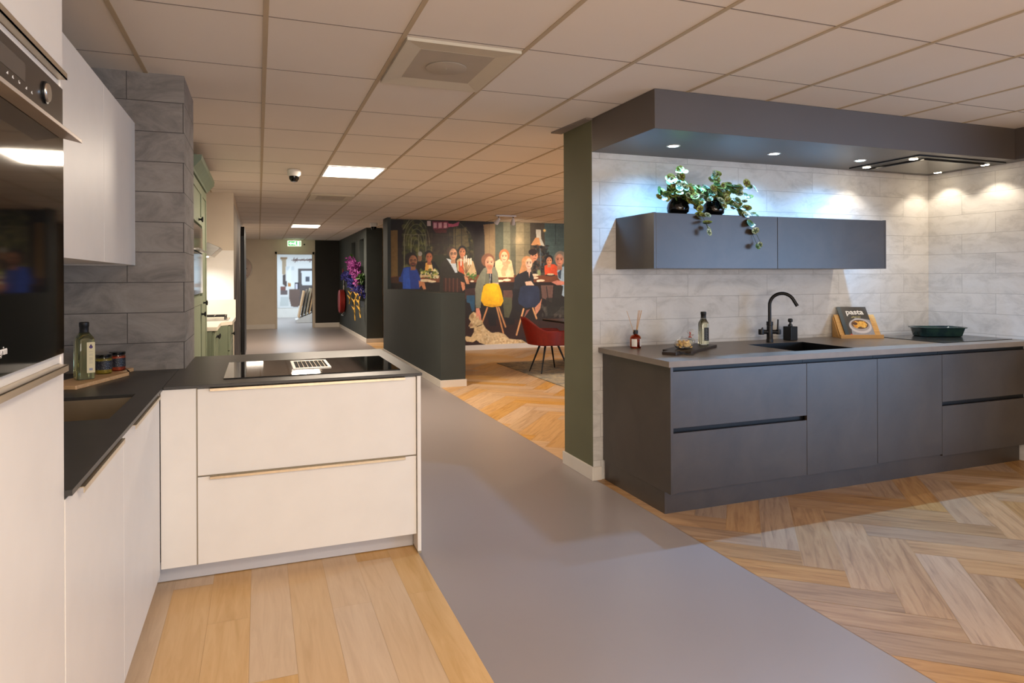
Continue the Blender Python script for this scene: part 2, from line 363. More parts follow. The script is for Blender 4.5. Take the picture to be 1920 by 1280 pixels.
# ================================================================== SETTING
CEIL = 2.55
def plank_floor(name, polys, mat, region, jointcol, label, gap=.0012):
    """polys: list of (corner list, direction) ; clipped to region x0,x1,y0,y1"""
    x0, x1, y0, y1 = region; vs_, fs, uvs, tones = [], [], [], []; rg = random.Random(7)
    def clip(p, f):
        out = []
        for i in range(len(p)):
            a, b = p[i], p[(i+1) % len(p)]; fa, fb = f(a), f(b)
            if fa >= 0: out.append(a)
            if (fa >= 0) != (fb >= 0):
                t = fa/(fa-fb); out.append((a[0]+(b[0]-a[0])*t, a[1]+(b[1]-a[1])*t))
        return out
    for pts, d in polys:
        p = pts
        for f in (lambda q: q[0]-x0, lambda q: x1-q[0], lambda q: q[1]-y0, lambda q: y1-q[1]):
            p = clip(p, f)
            if len(p) < 3: break
        if len(p) < 3: continue
        n = len(vs_); ou, ov = rg.uniform(0, 40), rg.uniform(0, 40); tn = (rg.random(), rg.random())
        vs_ += [(a, b, 0.0012) for a, b in p]; fs.append(tuple(range(n, n+len(p))))
        uvs += [((a*d[0]+b*d[1])+ou, (-a*d[1]+b*d[0])+ov) for a, b in p]; tones += [tn]*len(p)
    me = bpy.data.meshes.new(name)
    n = len(vs_); vs_ += [(x0, y0, 0), (x1, y0, 0), (x1, y1, 0), (x0, y1, 0), (x0, y0, -.1), (x1, y0, -.1), (x1, y1, -.1), (x0, y1, -.1)]
    base = [(0, 1, 2, 3), (7, 6, 5, 4), (0, 4, 5, 1), (1, 5, 6, 2), (2, 6, 7, 3), (3, 7, 4, 0)]; nb = len(fs); fs += [tuple(n+i for i in f) for f in base]
    me.from_pydata(vs_, [], fs); me.materials.append(mat); me.materials.append(M['joint'])
    for p in me.polygons[nb:]: p.material_index = 1
    u = me.uv_layers.new(name='grain'); t = me.uv_layers.new(name='tone'); k = sum(len(f) for f in fs[:nb])
    for i in range(k): u.data[i].uv = uvs[i]; t.data[i].uv = tones[i]
    o = bpy.data.objects.new(name, me); COL.objects.link(o); structure(o); o['label'] = label; return o
def rect(cx, cy, l, w_, d):
    ax, ay = d; return [(cx+ax*l/2*a-ay*w_/2*b, cy+ay*l/2*a+ax*w_/2*b) for a, b in ((-1, -1), (1, -1), (1, 1), (-1, 1))]
# straight oak planks, left kitchen
P = []; rg = random.Random(3); k = 0; x = -.038-.1663*8
while x < .9:
    y = -4.2+rg.uniform(0, 1.2)-1.3
    if abs(x+.038) < .01: y = 3.032-1.32*6
    if abs(x+.038-.1663) < .01: y = 2.535-1.32*6
    while y < 4.9:
        P.append((rect(x-.0832, y+.66, 1.32-.0009, .1663-.0008, (0, 1))[:], (0, 1))); y += 1.32
    x += .1663
plank_floor('floor', [([(a, b) for a, b in p], d) for p, d in P], M['plank'], (-1.05, .772, -4, 4.72), None, 'light oak plank floor in front of the white kitchen')
# herringbone
P = []; W, L = .185, .90; th = math.radians(50.5); u = (math.cos(th), math.sin(th)); v = (-u[1], u[0]); g = .0012
A0 = (2.627, 2.717)
n_ = int(L/W)
for i in range(-60, 90):
    for j in range(-26, 27):
        # lattice: step along the zigzag (W,W) and across (L,-L)
        bx = i*W+j*L; by = i*W-j*L
        if abs(bx) > 22 or abs(by) > 22: continue
        def tr(a, b): return (A0[0]+u[0]*a+v[0]*b, A0[1]+u[1]*a+v[1]*b)
        c = tr(bx+L/2, by+W/2)
        if -2 < c[0] < 9.8 and -5 < c[1] < 17: P.append(([tr(bx+g, by+g), tr(bx+L-g, by+g), tr(bx+L-g, by+W-g), tr(bx+g, by+W-g)], u))
        c = tr(bx+L+W/2, by+W-L/2)
        if -2 < c[0] < 9.8 and -5 < c[1] < 17: P.append(([tr(bx+L+g, by+W-L+g), tr(bx+L+W-g, by+W-L+g), tr(bx+L+W-g, by+W-g), tr(bx+L+g, by+W-g)], v))
plank_floor('floor', P, M['herring'], (2.223, 11.5, -4, 4.4), None, 'brown oak herringbone floor in front of the dark kitchen')
plank_floor('floor', P, M['herring2'], (2.223, 11.5, 4.4, 16), None, 'honey oak herringbone floor of the dining area')
b = MB(); b.box(.772, 2.223, -4, 16, -.1, 0); b.box(-1.05, .772, 4.72, 16, -.1, 0); b.box(-1.05, 4.2, 16, 26.2, -.1, 0)
f = structure(b.build('floor', M['lino'])); f['label'] = 'smooth grey walkway floor'
# ceiling with its bars
b = MB(); b.box(-1.1, 11.5, -4, 20.4, CEIL, CEIL+.05, 0)
for i in range(-2, 20): x = .034+.5996*i; b.box(x-.011, x+.011, -4, 20.4, CEIL-.004, CEIL+.001, 1)
j = -9
while 3.036+.7544*j < 20.3:
    y = 3.036+.7544*j; b.box(-1.1, 11.5, y-.0035, y+.0035, CEIL-.0012, CEIL+.001, 2); j += 1
c = structure(b.build('ceiling', [M['ceiling'], M['ceil_bar'], M['ceil_line']]))
b = MB(); b.box(-1.1, 4.2, 20.4, 26.2, CEIL+.1, CEIL+.15); structure(b.build('ceiling', M['splash_white']))

def wall(name, boxes, mats, label=None):
    b = MB()
    for bx in boxes: b.box(*bx[:6], bx[6] if len(bx) > 6 else 0)
    o = structure(b.build(name, mats)); 
    if label: o['label'] = label
    return o
wall('wall_left', [(-1.12, -1.02, -4, 9.43, 0, CEIL)], M['cream'], 'cream wall behind the kitchens on the left')
wall('wall_pillar', [(-1.02, -.38, 4.085, 4.65, 0, CEIL)], M['brick_grey'], 'grey stone strip pillar beside the white kitchen')
wall('wall_niche_end', [(-1.12, -.3, 9.43, 14.75, 0, CEIL)], M['cream'], 'cream wall at the end of the green kitchen')
# splashback partition: brick front, olive end, plain back
b = MB(); b.box(2.2, 5.6, 4.2, 4.664, 0, CEIL, 0)
b.m = [0]*6
o = b.build('wall_splashback', [M['brick_white'], M['green_wall'], M['cream']])
for p in o.data.polygons:
    if p.normal.x < -.5: p.material_index = 1
    elif p.normal.y > .5 or p.normal.x > .5: p.material_index = 2
structure(o); o['label'] = 'white stone strip splashback wall with olive green end'
wall('wall_right', [(5.52, 5.64, 2.35, 4.2, 0, CEIL)], M['brick_white'], 'white stone strip wall beside the hob')
wall('wall_back', [(-1.12, -.6, -4.1, -4, 0, CEIL), (-.6, 3.0, -4.1, -4, 0, .5), (-.6, 3.0, -4.1, -4, 2.35, CEIL), (3.0, 6.9, -4.1, -4, 0, CEIL), (6.9, 11.2, -4.1, -4, 0, .1), (6.9, 11.2, -4.1, -4, 2.3, CEIL), (11.2, 11.5, -4.1, -4, 0, CEIL)], M['cream'])
wall('wall_east', [(11.5, 11.6, -4.1, -3.5, 0, CEIL), (11.5, 11.6, 1.5, 16, 0, CEIL), (11.5, 11.6, -3.5, 1.5, 0, .1), (11.5, 11.6, -3.5, 1.5, 2.3, CEIL)], M['cream'])
wall('wall_mural', [(2.28, 11.5, 12.62, 12.75, 0, CEIL)], M['dark_wall'])
wall('wall_dining_side', [(2.6, 11.5, 16, 16.1, 0, CEIL)], M['cream'])
wall('wall_dark_end', [(2.22, 2.282, 12.29, 12.75, 0, CEIL)], M['dark_wall'], 'full height dark end post of the mural wall')
o = wall('wall_half', [(2.22, 2.552, 8.47, 12.29, 0, 1.232)], M['dark_wall'], 'low anthracite dividing wall')
# dark wall with two niches
X0 = 2.235; X1 = 2.585
yy = [14.95, 15.35, 16.05, 16.75, 17.48, 20.3]; zz = [0, .765, 2.335, CEIL]
bx = [(X0, X1, 14.95, 20.3, 0, .765), (X0, X1, 14.95, 20.3, 2.335, CEIL), (X0, X1, 14.95, 15.35, .765, 2.335), (X0, X1, 16.05, 16.75, .765, 2.335), (X0, X1, 17.48, 20.3, .765, 2.335), (X0+.16, X1, 15.35, 17.48, .765, 2.335)]
wall('wall_niches', bx, M['dark_wall'], 'dark grey wall with two tall slot niches')
wall('wall_far', [(-1.12, .5, 20.3, 20.42, 0, CEIL), (1.47, 1.55, 20.3, 20.42, 0, CEIL), (.5, 1.47, 20.3, 20.42, 2.13, CEIL), (-1.12, -1.02, 14.75, 20.3, 0, CEIL)], M['cream'], 'cream far wall around the doorway')
wall('wall_alcove', [(1.55, 2.6, 20.3, 20.42, 0, CEIL)], M['dark_wall2'], 'near black far wall beside the doorway')
wall('wall_far_room', [(-1.12, 4.2, 26, 26.1, 0, 2.7), (-1.12, -1.02, 20.42, 26, 0, 2.7), (4.1, 4.2, 20.42, 26, 0, 2.7), (2.6, 4.2, 20.3, 20.42, 0, 2.7)], M['splash_white'])
wall('wall_left_return', [(-1.12, -1.02, 9.43, 9.5, 0, CEIL)], M['cream'])
# door frame
b = MB(); b.box(.44, .5, 20.27, 20.43, 0, 2.2); b.box(1.47, 1.53, 20.27, 20.43, 0, 2.2); b.box(.44, 1.53, 20.27, 20.43, 2.13, 2.2)
structure(b.build('door_1', M['cream'], bevel=.004))['label'] = 'cream doorway frame in the far wall'
# window in the back wall (daylight from behind the camera, to the right)
win = thing('window_1', 'white framed window in the back wall', 'window', (9.05, -4, .1)); del win['category']; structure(win)
b = MB(); b.box(6.9, 6.96, -4.08, -4.02, .1, 2.3); b.box(11.14, 11.2, -4.08, -4.02, .1, 2.3); b.box(9.02, 9.08, -4.08, -4.02, .16, 2.24); b.box(6.9, 11.2, -4.08, -4.02, .1, .16); b.box(6.9, 11.2, -4.08, -4.02, 2.24, 2.3)
b.build('window_frame', M['white_plastic'], win)
win = thing('fill_window', 'unseen wide window added in the back wall as fill light', 'window', (1.2, -4, .5)); del win['category']; structure(win)  # unseen window added to brighten the ceiling and white fronts
b = MB()
for q in ((-.6, -.53, .5, 2.35), (2.93, 3.0, .5, 2.35), (1.17, 1.23, .57, 2.28), (-.6, 3.0, .5, .57), (-.6, 3.0, 2.28, 2.35)): b.box(q[0], q[1], -4.08, -4.02, q[2], q[3])
b.build('window_frame', M['white_plastic'], win)
win = thing('window_3', 'full height window in the right hand outer wall', 'window', (11.5, -1, .1)); del win['category']; structure(win)
b = MB()
for q in ((-3.5, -3.44, .1, 2.3), (1.44, 1.5, .1, 2.3), (-1.03, -.97, .16, 2.24), (-3.5, 1.5, .1, .16), (-3.5, 1.5, 2.24, 2.3)): b.box(11.52, 11.58, *q)
b.build('window_frame', M['white_plastic'], win)
# skirtings
def skirt(name, segs, h=.095, t=.014):
    b = MB()
    for x0, x1, y0, y1 in segs: b.box(x0, x1, y0, y1, 0, h)
    return structure(b.build(name, M['white_paint'], bevel=.003))
skirt('baseboard_splashback', [(2.186, 2.2, 4.186, 4.678), (2.2, 2.262, 4.186, 4.2), (2.2, 5.6, 4.664, 4.678)])
skirt('baseboard_half_wall', [(2.206, 2.22, 8.456, 12.76), (2.22, 2.566, 8.456, 8.47), (2.552, 2.566, 8.47, 12.28)])
skirt('baseboard_mural', [(2.566, 11.5, 12.606, 12.62)], .1)
skirt('baseboard_niche_wall', [(2.221, 2.235, 14.936, 20.29), (2.235, 2.6, 14.936, 14.95)])
skirt('baseboard_alcove', [(1.53, 2.235, 20.286, 20.3)], .13)
skirt('baseboard_far', [(-1.02, .44, 20.286, 20.3)], .13)
# soffit over the dark kitchen
b = MB(); b.box(2.2, 5.52, 3.4, 4.2, 2.312, CEIL-.0015); b.box(5.4, 5.64, 2.35, 3.4, 2.312, CEIL-.0015)
t = structure(b.build('trim_1', M['soffit'], bevel=.002)); t['label'] = 'taupe boxed soffit above the dark kitchen'
b = MB(); b.prism([(2.15, 4.19), (2.2, 4.19), (2.2, 4.7), (2.11, 4.7)], CEIL-.012, CEIL-.001)
structure(b.build('trim_2', M['ceil_line']))['label'] = 'thin edge strip above the olive wall end'

# ------------------------------------------------------------------ lights of the place, with added fill panels
def light_panel(cx, cy, label, power=PANEL_W, grp='square ceiling light panels', sx=.55, sy=.70, col=WARM):
    t = thing('ceiling_light_panel', label, 'ceiling light', (cx, cy, CEIL), 0, grp)
    b = MB(); z0, z1 = CEIL-.01, CEIL-.0045; w2, h2 = sx/2, sy/2
    for q in ((-w2-.02, w2+.02, -h2-.02, -h2), (-w2-.02, w2+.02, h2, h2+.02), (-w2-.02, -w2, -h2, h2), (w2, w2+.02, -h2, h2)):
        b.box(cx+q[0], cx+q[1], cy+q[2], cy+q[3], z0, z1)
    b.build('frame', M['white_plastic'], t)
    b = MB(); b.box(cx-w2, cx+w2, cy-h2, cy+h2, CEIL-.008, CEIL-.0045); b.build('diffuser', M['panel_emit'], t)
    area('panel_light', (cx, cy, CEIL-.016), sx, power, col, parent=t, sy=sy)
    return t
light_panel(.93, 7.18, 'bright square light panel in the ceiling, the nearer of the two over the walkway')
light_panel(.945, 14.9, 'bright light panel in the ceiling close to the exit sign, farther of the two', 95)
light_panel(.93, -.35, 'light panel in the ceiling above the camera', 62)
light_panel(3.95, -1.1, 'extra unseen light panel added behind the camera to the right', 18)  # extra panel out of view, added as weak warm fill
light_panel(6.93, 8.1, 'unseen light panel added to brighten the dining area', 190)  # added out of view to lift the dining floor and ceiling
light_panel(4.53, 9.6, 'light panel above the dining table', 0.01) if False else None

def ceiling_vent(cx, cy, label):
    t = thing('ceiling_vent', label, 'air vent', (cx, cy, CEIL), 0, 'square ceiling air vents')
    hx, hy = .285, .365; z = CEIL-.005
    b = MB()
    def ring(a0, b0, a1, b1, z0, z1, m=0):
        o_ = [(-a0, -b0), (a0, -b0), (a0, b0), (-a0, b0)]; i_ = [(-a1, -b1), (a1, -b1), (a1, b1), (-a1, b1)]
        vs_ = [(cx+x, cy+y, z0) for x, y in o_]+[(cx+x, cy+y, z1) for x, y in i_]
        b.add(vs_, [(k, (k+1) % 4, 4+(k+1) % 4, 4+k) for k in range(4)], m)
    ring(hx, hy, hx, hy, CEIL-.001, CEIL-.016); ring(hx, hy, hx-.008, hy-.008, CEIL-.016, CEIL-.016); ring(hx-.008, hy-.008, .19, .24, CEIL-.016, CEIL-.006, 0)
    b.build('frame', [M['vent']], t)
    b = MB(); b.box(cx-.19, cx+.19, cy-.24, cy+.24, CEIL-.007, CEIL-.004); b.build('plate', M['vent2'], t)
    b = MB(); b.lathe([(0, CEIL-.013), (.1, CEIL-.013), (.108, CEIL-.011), (.108, CEIL-.009), (.09, CEIL-.0075)], (cx, cy, 0), 36); b.lathe([(0, -.004), (.004, -.003), (.004, 0)], (cx, cy, CEIL-.013), 10)
    b.build('round_deflector', M['vent2'], t, smooth=True)
ceiling_vent(.935, 3.43, 'square air vent with a round deflector in the ceiling above the hob peninsula')
ceiling_vent(.935, 9.55, 'small looking air vent in the ceiling beyond the bright light panel')

def dome_cam(x, y, label, s=1.0):
    t = thing('dome_camera', label, 'security camera', (x, y, CEIL), 0, 'dome security cameras')
    b = MB(); b.lathe([(.055*s, CEIL-.004), (.06*s, CEIL-.02*s), (.056*s, CEIL-.05*s), (.045*s, CEIL-.062*s), (.0, CEIL-.062*s)], (x, y, 0)); b.build('housing', M['white_plastic'], t, smooth=True)
    b = MB(); b.lathe([(.043*s, CEIL-.062*s), (.042*s, CEIL-.085*s), (.028*s, CEIL-.108*s), (0, CEIL-.114*s)], (x, y, 0)); b.build('dome', M['black_gloss'], t, smooth=True)
dome_cam(.345, 7.2, 'white dome security camera with black lens left of the nearer light panel', 1.15)
dome_cam(2.18, 13.6, 'small dome security camera near the dark niche wall', 1.3)

def downlight(x, y, label):
    t = thing('recessed_downlight', label, 'downlight', (x, y, 2.312), 0, 'cold white downlights in the soffit')
    b = MB(); b.lathe([(.034, 2.3118), (.046, 2.3118), (.046, 2.3085), (.034, 2.3085), (.034, 2.3118)], (x, y, 0), 32); b.build('rim', M['white_plastic'], t, smooth=True)
    b = MB(); b.lathe([(0, 2.3095), (.033, 2.3095), (.033, 2.3115), (0, 2.3115)], (x, y, 0), 24); b.build('lens', M['cool_emit'], t)
    spot('downlight_beam', (x, y, 2.304), (x, y, 0), 76, COOL, 150, 1, .012, t)
downlight(2.614, 3.815, 'cold white downlight nearest the olive wall end')
downlight(3.465, 3.815, 'cold white downlight, middle of the three in the soffit')
downlight(4.29, 3.815, 'cold white downlight nearest the extractor hood')

# ceiling extractor with four warm lamps
t = thing('ceiling_extractor_hood', 'dark flush extractor hood with four warm lamps in the soffit', 'extractor hood', (4.97, 3.8, 2.312))
b = MB()
for q in ((4.5, 5.44, 3.49, 3.54), (4.5, 5.44, 4.06, 4.11), (4.5, 4.62, 3.54, 4.06), (5.32, 5.44, 3.54, 4.06)): b.box(*q, 2.303, 2.3118)
b.build('frame', M['black_metal'], t, bevel=.001)
b = MB(); b.box(4.64, 5.30, 3.56, 4.04, 2.292, 2.306); b.build('glass_panel', M['oven_panel'], t, bevel=.002)
for x, y in ((4.567, 4.0), (4.58, 3.6), (5.37, 4.0), (5.36, 3.6)):
    b = MB(); b.lathe([(0, 2.3), (.028, 2.3), (.03, 2.304), (0, 2.304)], (x, y, 0), 24); l = b.build('lamp', M['warm_emit'], t)
    spot('hood_beam', (x, y, 2.296), (x, y+(.03 if y > 3.9 else 0), 0), 9.5, (1, .87, .7), 110, .45, .01, t)

# ceiling spotlight pair aimed at the mural
t = thing('ceiling_spotlight', 'pale twin spotlight bar on the ceiling in front of the mural', 'spotlight', (4.14, 11.2, CEIL))
b = MB(); b.box(3.95, 4.33, 11.17, 11.23, CEIL-.03, CEIL-.0045); b.build('bar', M['white_plastic'], t, bevel=.004)
for x, dx in ((4.0, -.05), (4.28, .02)):
    b = MB(); b.tube([(x, 11.2, CEIL-.03), (x, 11.2, CEIL-.09)], .008); sp_ = b.build('arm', M['black_metal'], t)
    b = MB(); d = Vector((dx, .09, -.10)).normalized(); c0 = Vector((x, 11.2, CEIL-.085)); b.tube([c0-d*.03, c0+d*.03, c0+d*.09], [.022, .038, .045], 20)
    b.build('lamp_head', M['white_plastic'], t, smooth=True)
spot('mural_beam', (4.0, 11.3, CEIL-.2), (3.6, 12.6, 1.25), 62, (1, .84, .64), 95, 1, .03, t)
spot('mural_beam', (4.3, 11.3, CEIL-.2), (4.95, 12.6, 1.75), 110, (1, .86, .68), 85, 1, .03, t)
t = thing('smoke_detector', 'small round smoke detector on the ceiling above the dining area', 'smoke detector', (5.4, 11.33, CEIL))
b = MB(); b.lathe([(.05, CEIL-.001), (.05, CEIL-.03), (.035, CEIL-.045), (0, CEIL-.047)], (5.4, 11.33, 0)); b.build('housing', M['white_plastic'], t, smooth=True)

# off-camera sources: window daylight, far room light, added warm fills
area('window_daylight', (9.05, -4.15, 1.2), 4.2, 300, DAY, (PI/2, 0, 0), sy=2.1)
area('window_daylight', (11.7, -1.0, 1.2), 4.8, 170, DAY, (PI/2, 0, PI/2), sy=2.1)
area('back_window_fill', (1.2, -4.15, 1.42), 3.5, 175, (1, .90, .79), (PI/2+.45, 0, 0), sy=1.75)  # added warm fill, tilted up to lift the ceiling
area('far_room_light', (1.5, 23.3, 2.5), 3.6, 170, (.72, .87, 1), sy=3.6)
area('far_end_fill', (-.2, 17.6, 2.52), .6, 14, WARM)  # added fill brightening the cream far wall, no fixture

# ================================================================== WHITE KITCHEN (left)
FX = -.425                                         # front plane of the left run
def lhandle(parent, y0, y1, z, name='handle'):     # edge profile on top of a front of the left run
    b = MB(); b.box(FX-.018, FX+.021, y0, y1, z, z+.0025); b.box(FX+.0185, FX+.021, y0, y1, z-.013, z+.0025)
    return b.build(name, M['champagne'], parent, bevel=.0006)
M['handle_satin'] = flat('satin_aluminium', (196, 186, 176), .4, metal=.6, vary=.03)
# tall cabinet
t = thing('tall_oven_cabinet', 'white tall kitchen cabinet around the built-in oven at the left edge', 'kitchen cabinet', (-.72, 1.52, 0))
b = MB(); b.box(-1.018, FX-.022, 1.21, 1.23, 0, 2.42); b.box(-1.018, FX-.022, 1.81, 1.829, 0, 2.42); b.box(-1.018, FX-.022, 1.23, 1.81, 2.40, 2.42); b.box(-1.018, -1.0, 1.23, 1.81, 0, 2.4)
b.box(-1.0, FX-.022, 1.23, 1.81, 1.235, 1.252); b.box(-1.0, FX-.022, 1.23, 1.81, 1.876, 1.895); b.box(-1.018, FX-.06, 1.23, 1.81, 0, .08)
b.box(FX-.022, FX-.001, 1.811, 1.829, 0.0, 2.42); b.box(FX-.024, FX-.004, 1.23, 1.811, 1.869, 1.889); b.box(FX-.024, FX-.004, 1.23, 1.811, 1.238, 1.2585)
b.build('body', M['lacquer'], t, bevel=.001)
b = MB(); b.box(FX-.02, FX, 1.232, 1.809, .08, 1.236); d = b.build('door', M['lacquer'], t, bevel=.001)
lhandle(d, 1.26, 1.778, 1.2355)
b = MB(); b.box(FX-.02, FX, 1.232, 1.809, 1.894, 2.40); d = b.build('door', M['lacquer'], t, bevel=.001)
b = MB(); b.box(FX-.018, FX+.014, 1.235, 1.807, 1.8905, 1.8935); b.box(FX+.0115, FX+.014, 1.235, 1.807, 1.8905, 1.905); b.build('handle', M['champagne'], d)
# oven
t = thing('built_in_oven', 'black glass built-in oven with a steel bar handle in the tall cabinet', 'oven', (-.72, 1.52, 1.26))
b = MB(); b.box(-.95, FX-.003, 1.236, 1.804, 1.262, 1.868); b.build('housing', M['black_plastic'], t)
b = MB(); b.box(FX-.003, FX+.004, 1.232, 1.8095, 1.7605, 1.869); cp = b.build('control_panel', M['oven_panel'], t, bevel=.0008)
b = MB(); b.box(FX-.003, FX+.005, 1.232, 1.8095, 1.2605, 1.758); dr = b.build('door', M['black_gloss'], t, bevel=.0008)
b = MB(); b.box(FX+.004, FX+.0046, 1.25, 1.543, 1.812, 1.848); b.build('display', M['display'], cp)
b = MB(); c0 = (FX+.0045, 1.672, 1.826)
b.lathe([(.0235, 0), (.0235, .003), (.020, .004)], c0, 40, 0, axis='x'); b.lathe([(.0205, .002), (.0195, .006), (.018, .0075), (0, .0075)], c0, 40, 1, axis='x')
b.build('dial', [M['black_metal'], M['steel']], cp, smooth=True)
b = MB(); b.prism([(FX+.0055, 1.7505), (FX+.05, 1.7405), (FX+.05, 1.7485), (FX+.0055, 1.7585)], 1.236, 1.775, axis='y')
b.build('handle', M['handle_satin'], dr, bevel=.0008)
text_part('oven_lettering', 'pelgrim', emit('oven_print', (1, 1, 1), .0) if False else M['white_plastic'], dr, Vector((FX+.0056, 1.402, 1.305))-parent_world(dr), (PI/2, 0, PI/2), .021, .0002, bold=.0004)
for i, y in enumerate((1.445, 1.475, 1.51, 1.55, 1.585)):
    b = MB()
    for q in range(3): b.box(FX+.004, FX+.0044, y-.004+.003*q, y-.0025+.003*q, 1.8005, 1.8005+.002+.0018*((i+q) % 3))
    b.build('panel_symbol', M['white_plastic'], cp)

# base cabinets of the left run
def left_base(y0, y1, hy0, hy1, label):
    t = thing('base_cabinet', label, 'kitchen cabinet', (-.7, (y0+y1)/2, 0), 0, 'white base cabinets under the black worktop')
    b = MB(); b.box(-1.015, FX-.022, y0+.001, y0+.018, .1, .922); b.box(-1.015, FX-.022, y1-.018, y1-.001, .1, .922); b.box(-1.015, FX-.022, y0+.018, y1-.018, .1, .118); b.box(-1.015, -1.0, y0+.018, y1-.018, .118, .922)
    b.build('body', M['lacquer'], t)
    b = MB(); b.box(FX-.02, FX, y0+.0015, y1-.0015, .08, .915); d = b.build('door', M['lacquer'], t, bevel=.001)
    lhandle(d, hy0, hy1, .9158)
left_base(1.832, 2.556, 1.92, 2.46, 'white base cabinet door next to the tall oven cabinet')
left_base(2.556, 3.424, 2.665, 3.30, 'white base cabinet door in the corner under the sink end')
b = MB(); b.box(-.50, -.485, 1.83, 3.51, 0, .078)
tag(b.build('plinth', M['plinth_grey'], origin=(-.49, 2.6, 0)), 'pale plinth under the left white base cabinets', 'plinth')
# black worktop with sink cut-out
t = thing('kitchen_worktop', 'black worktop of the left run with a steel sink cut into it', 'worktop', (-.7, 2.95, .924))
SX0, SX1, SY0, SY1 = -.90, -.497, 2.72, 3.262
b = MB(); z0, z1 = .9235, .937
vs_o = [(-1.019, 1.8305), (-.41, 1.8305), (-.41, 4.083), (-1.019, 4.083)]; vs_i = [(SX0, SY0), (SX1, SY0), (SX1, SY1), (SX0, SY1)]
def ring_slab(b, o_, i_, z0, z1, m=0):
    v_ = [(x, y, z1) for x, y in o_+i_]+[(x, y, z0) for x, y in o_+i_]; f_ = []
    for k in range(4):
        n = (k+1) % 4; f_ += [(k, n, 4+n, 4+k), (8+k, 12+k, 12+n, 8+n), (k, 8+k, 8+n, n), (4+k, 4+n, 12+n, 12+k)]
    b.add(v_, f_, m)
ring_slab(b, vs_o, vs_i, z0, z1); b.build('top', M['black_top'], t)
b = MB(); zb = .75; e = .002
b.box(SX0-e, SX0, SY0-e, SY1+e, zb, .9233); b.box(SX1, SX1+e, SY0-e, SY1+e, zb, .9233); b.box(SX0, SX1, SY0-e, SY0, zb, .9233); b.box(SX0, SX1, SY1, SY1+e, zb, .9233); b.box(SX0, SX1, SY0, SY1, zb-e, zb)
b.lathe([(.04, zb+.001), (.035, zb+.002), (0, zb+.001)], (-.7, 3.0, 0), 24)
s_ = b.build('sink_basin', M['sink_steel'], t); s_['label'] = 'brushed steel undermount sink basin'

# peninsula
t = thing('peninsula_drawer_cabinet', 'white peninsula cabinet with two wide drawers', 'drawer cabinet', (.25, 3.45, 0))
PY = 3.43
b = MB(); b.box(-.40, .767, PY+.022, 4.05, .1, .922); b.box(-.4225, -.274, PY, PY+.02, .1, .921); b.build('body', M['lacquer'], t, bevel=.001)
b = MB(); b.box(-.2735, -.2685, PY+.0012, PY+.021, .1, .921); b.build('edge_strip', M['edge'], t)
for z0, z1 in ((.1, .506), (.513, .917)):
    b = MB(); b.box(-.268, .764, PY, PY+.019, z0, z1); d = b.build('drawer', M['lacquer'], t, bevel=.0012)
    b = MB(); b.box(-.215, .705, PY-.018, PY+.018, z1+.0005, z1+.003); b.box(-.215, .705, PY-.018, PY-.0155, z1-.011, z1+.003); b.build('handle', M['champagne'], d, bevel=.0006)
b = MB(); b.box(-.268, .764, PY+.0015, PY+.0195, .5092, .5128); b.build('drawer_gap', M['edge'], t)
b = MB(); b.box(-.48, .766, 3.525, 3.54, .006, .098); b.build('plinth', M['plinth_grey'], t)
b = MB(); b.box(.768, .787, PY-.012, 4.64, .012, .922); ep = b.build('end_panel', M['lacquer'], t, bevel=.0012)
b = MB(); b.box(.769, .786, PY-.011, 4.63, 0, .0118); b.build('foot_strip', M['edge'], ep)
b = MB(); b.box(-.372, .766, 4.05, 4.62, .1, .922); b.build('back_body', M['lacquer'], t)
b = MB(); z0, z1 = .9235, .9375
b.prism([(-.4085, 3.416), (.795, 3.416), (.795, 4.68), (-.377, 4.68), (-.377, 4.083), (-.4085, 4.083)], z0, z1)
tag(b.build('peninsula_worktop', M['black_top'], origin=(.2, 4.0, .9235), bevel=.0012), 'thin black worktop of the peninsula carrying the induction hob', 'worktop')
# hob with downdraft
t = thing('induction_hob', 'black glass induction hob with a steel vent grille on the peninsula', 'hob', (.27, 3.9, .9375))
b = MB(); b.box(-.163, .71, 3.565, 4.235, .9378, .9425); b.build('glass_top', M['black_gloss'], t, bevel=.0012)
b = MB(); ring_slab(b, [(.172, 3.775), (.372, 3.775), (.372, 4.125), (.172, 4.125)], [(.188, 3.80), (.356, 3.80), (.356, 4.10), (.188, 4.10)], .9427, .947); vg = b.build('vent_grille', M['steel'], t, bevel=.001)
b = MB()
for i in range(7): x = .2065+.0225*i; b.box(x, x+.0035, 3.80, 4.10, .9428, .9465)
b.build('vent_slats', M['sink_steel'], vg)
b = MB(); b.box(.188, .356, 3.80, 4.10, .9426, .9430); b.build('vent_cavity', M['shadow_gap'], vg)

# wall cabinets
def wall_cab(y0, y1, label):
    t = thing('wall_cabinet', label, 'kitchen cabinet', (-.82, (y0+y1)/2, 1.505), 0, 'white handleless wall cabinets over the left worktop')
    b = MB(); b.box(-1.018, -.641, y0+.001, y1-.001, 1.508, 2.27); b.build('body', M['lacquer'], t)
    b = MB(); b.box(-.639, -.62, y0+.0012, y1-.0012, 1.505, 2.272); b.build('door', M['lacquer'], t, bevel=.0012)
wall_cab(3.312, 4.066, 'white wall cabinet nearest the grey stone pillar')
wall_cab(2.557, 3.311, 'white wall cabinet second from the grey stone pillar')
wall_cab(1.832, 2.556, 'white wall cabinet next to the tall oven cabinet')
b = MB(); b.box(-1.018, -.62, 4.067, 4.084, 1.505, 2.272)
tag(b.build('filler_panel', M['lacquer'], origin=(-.8, 4.075, 1.505), bevel=.001), 'narrow white side panel between wall cabinet and stone pillar', 'panel')

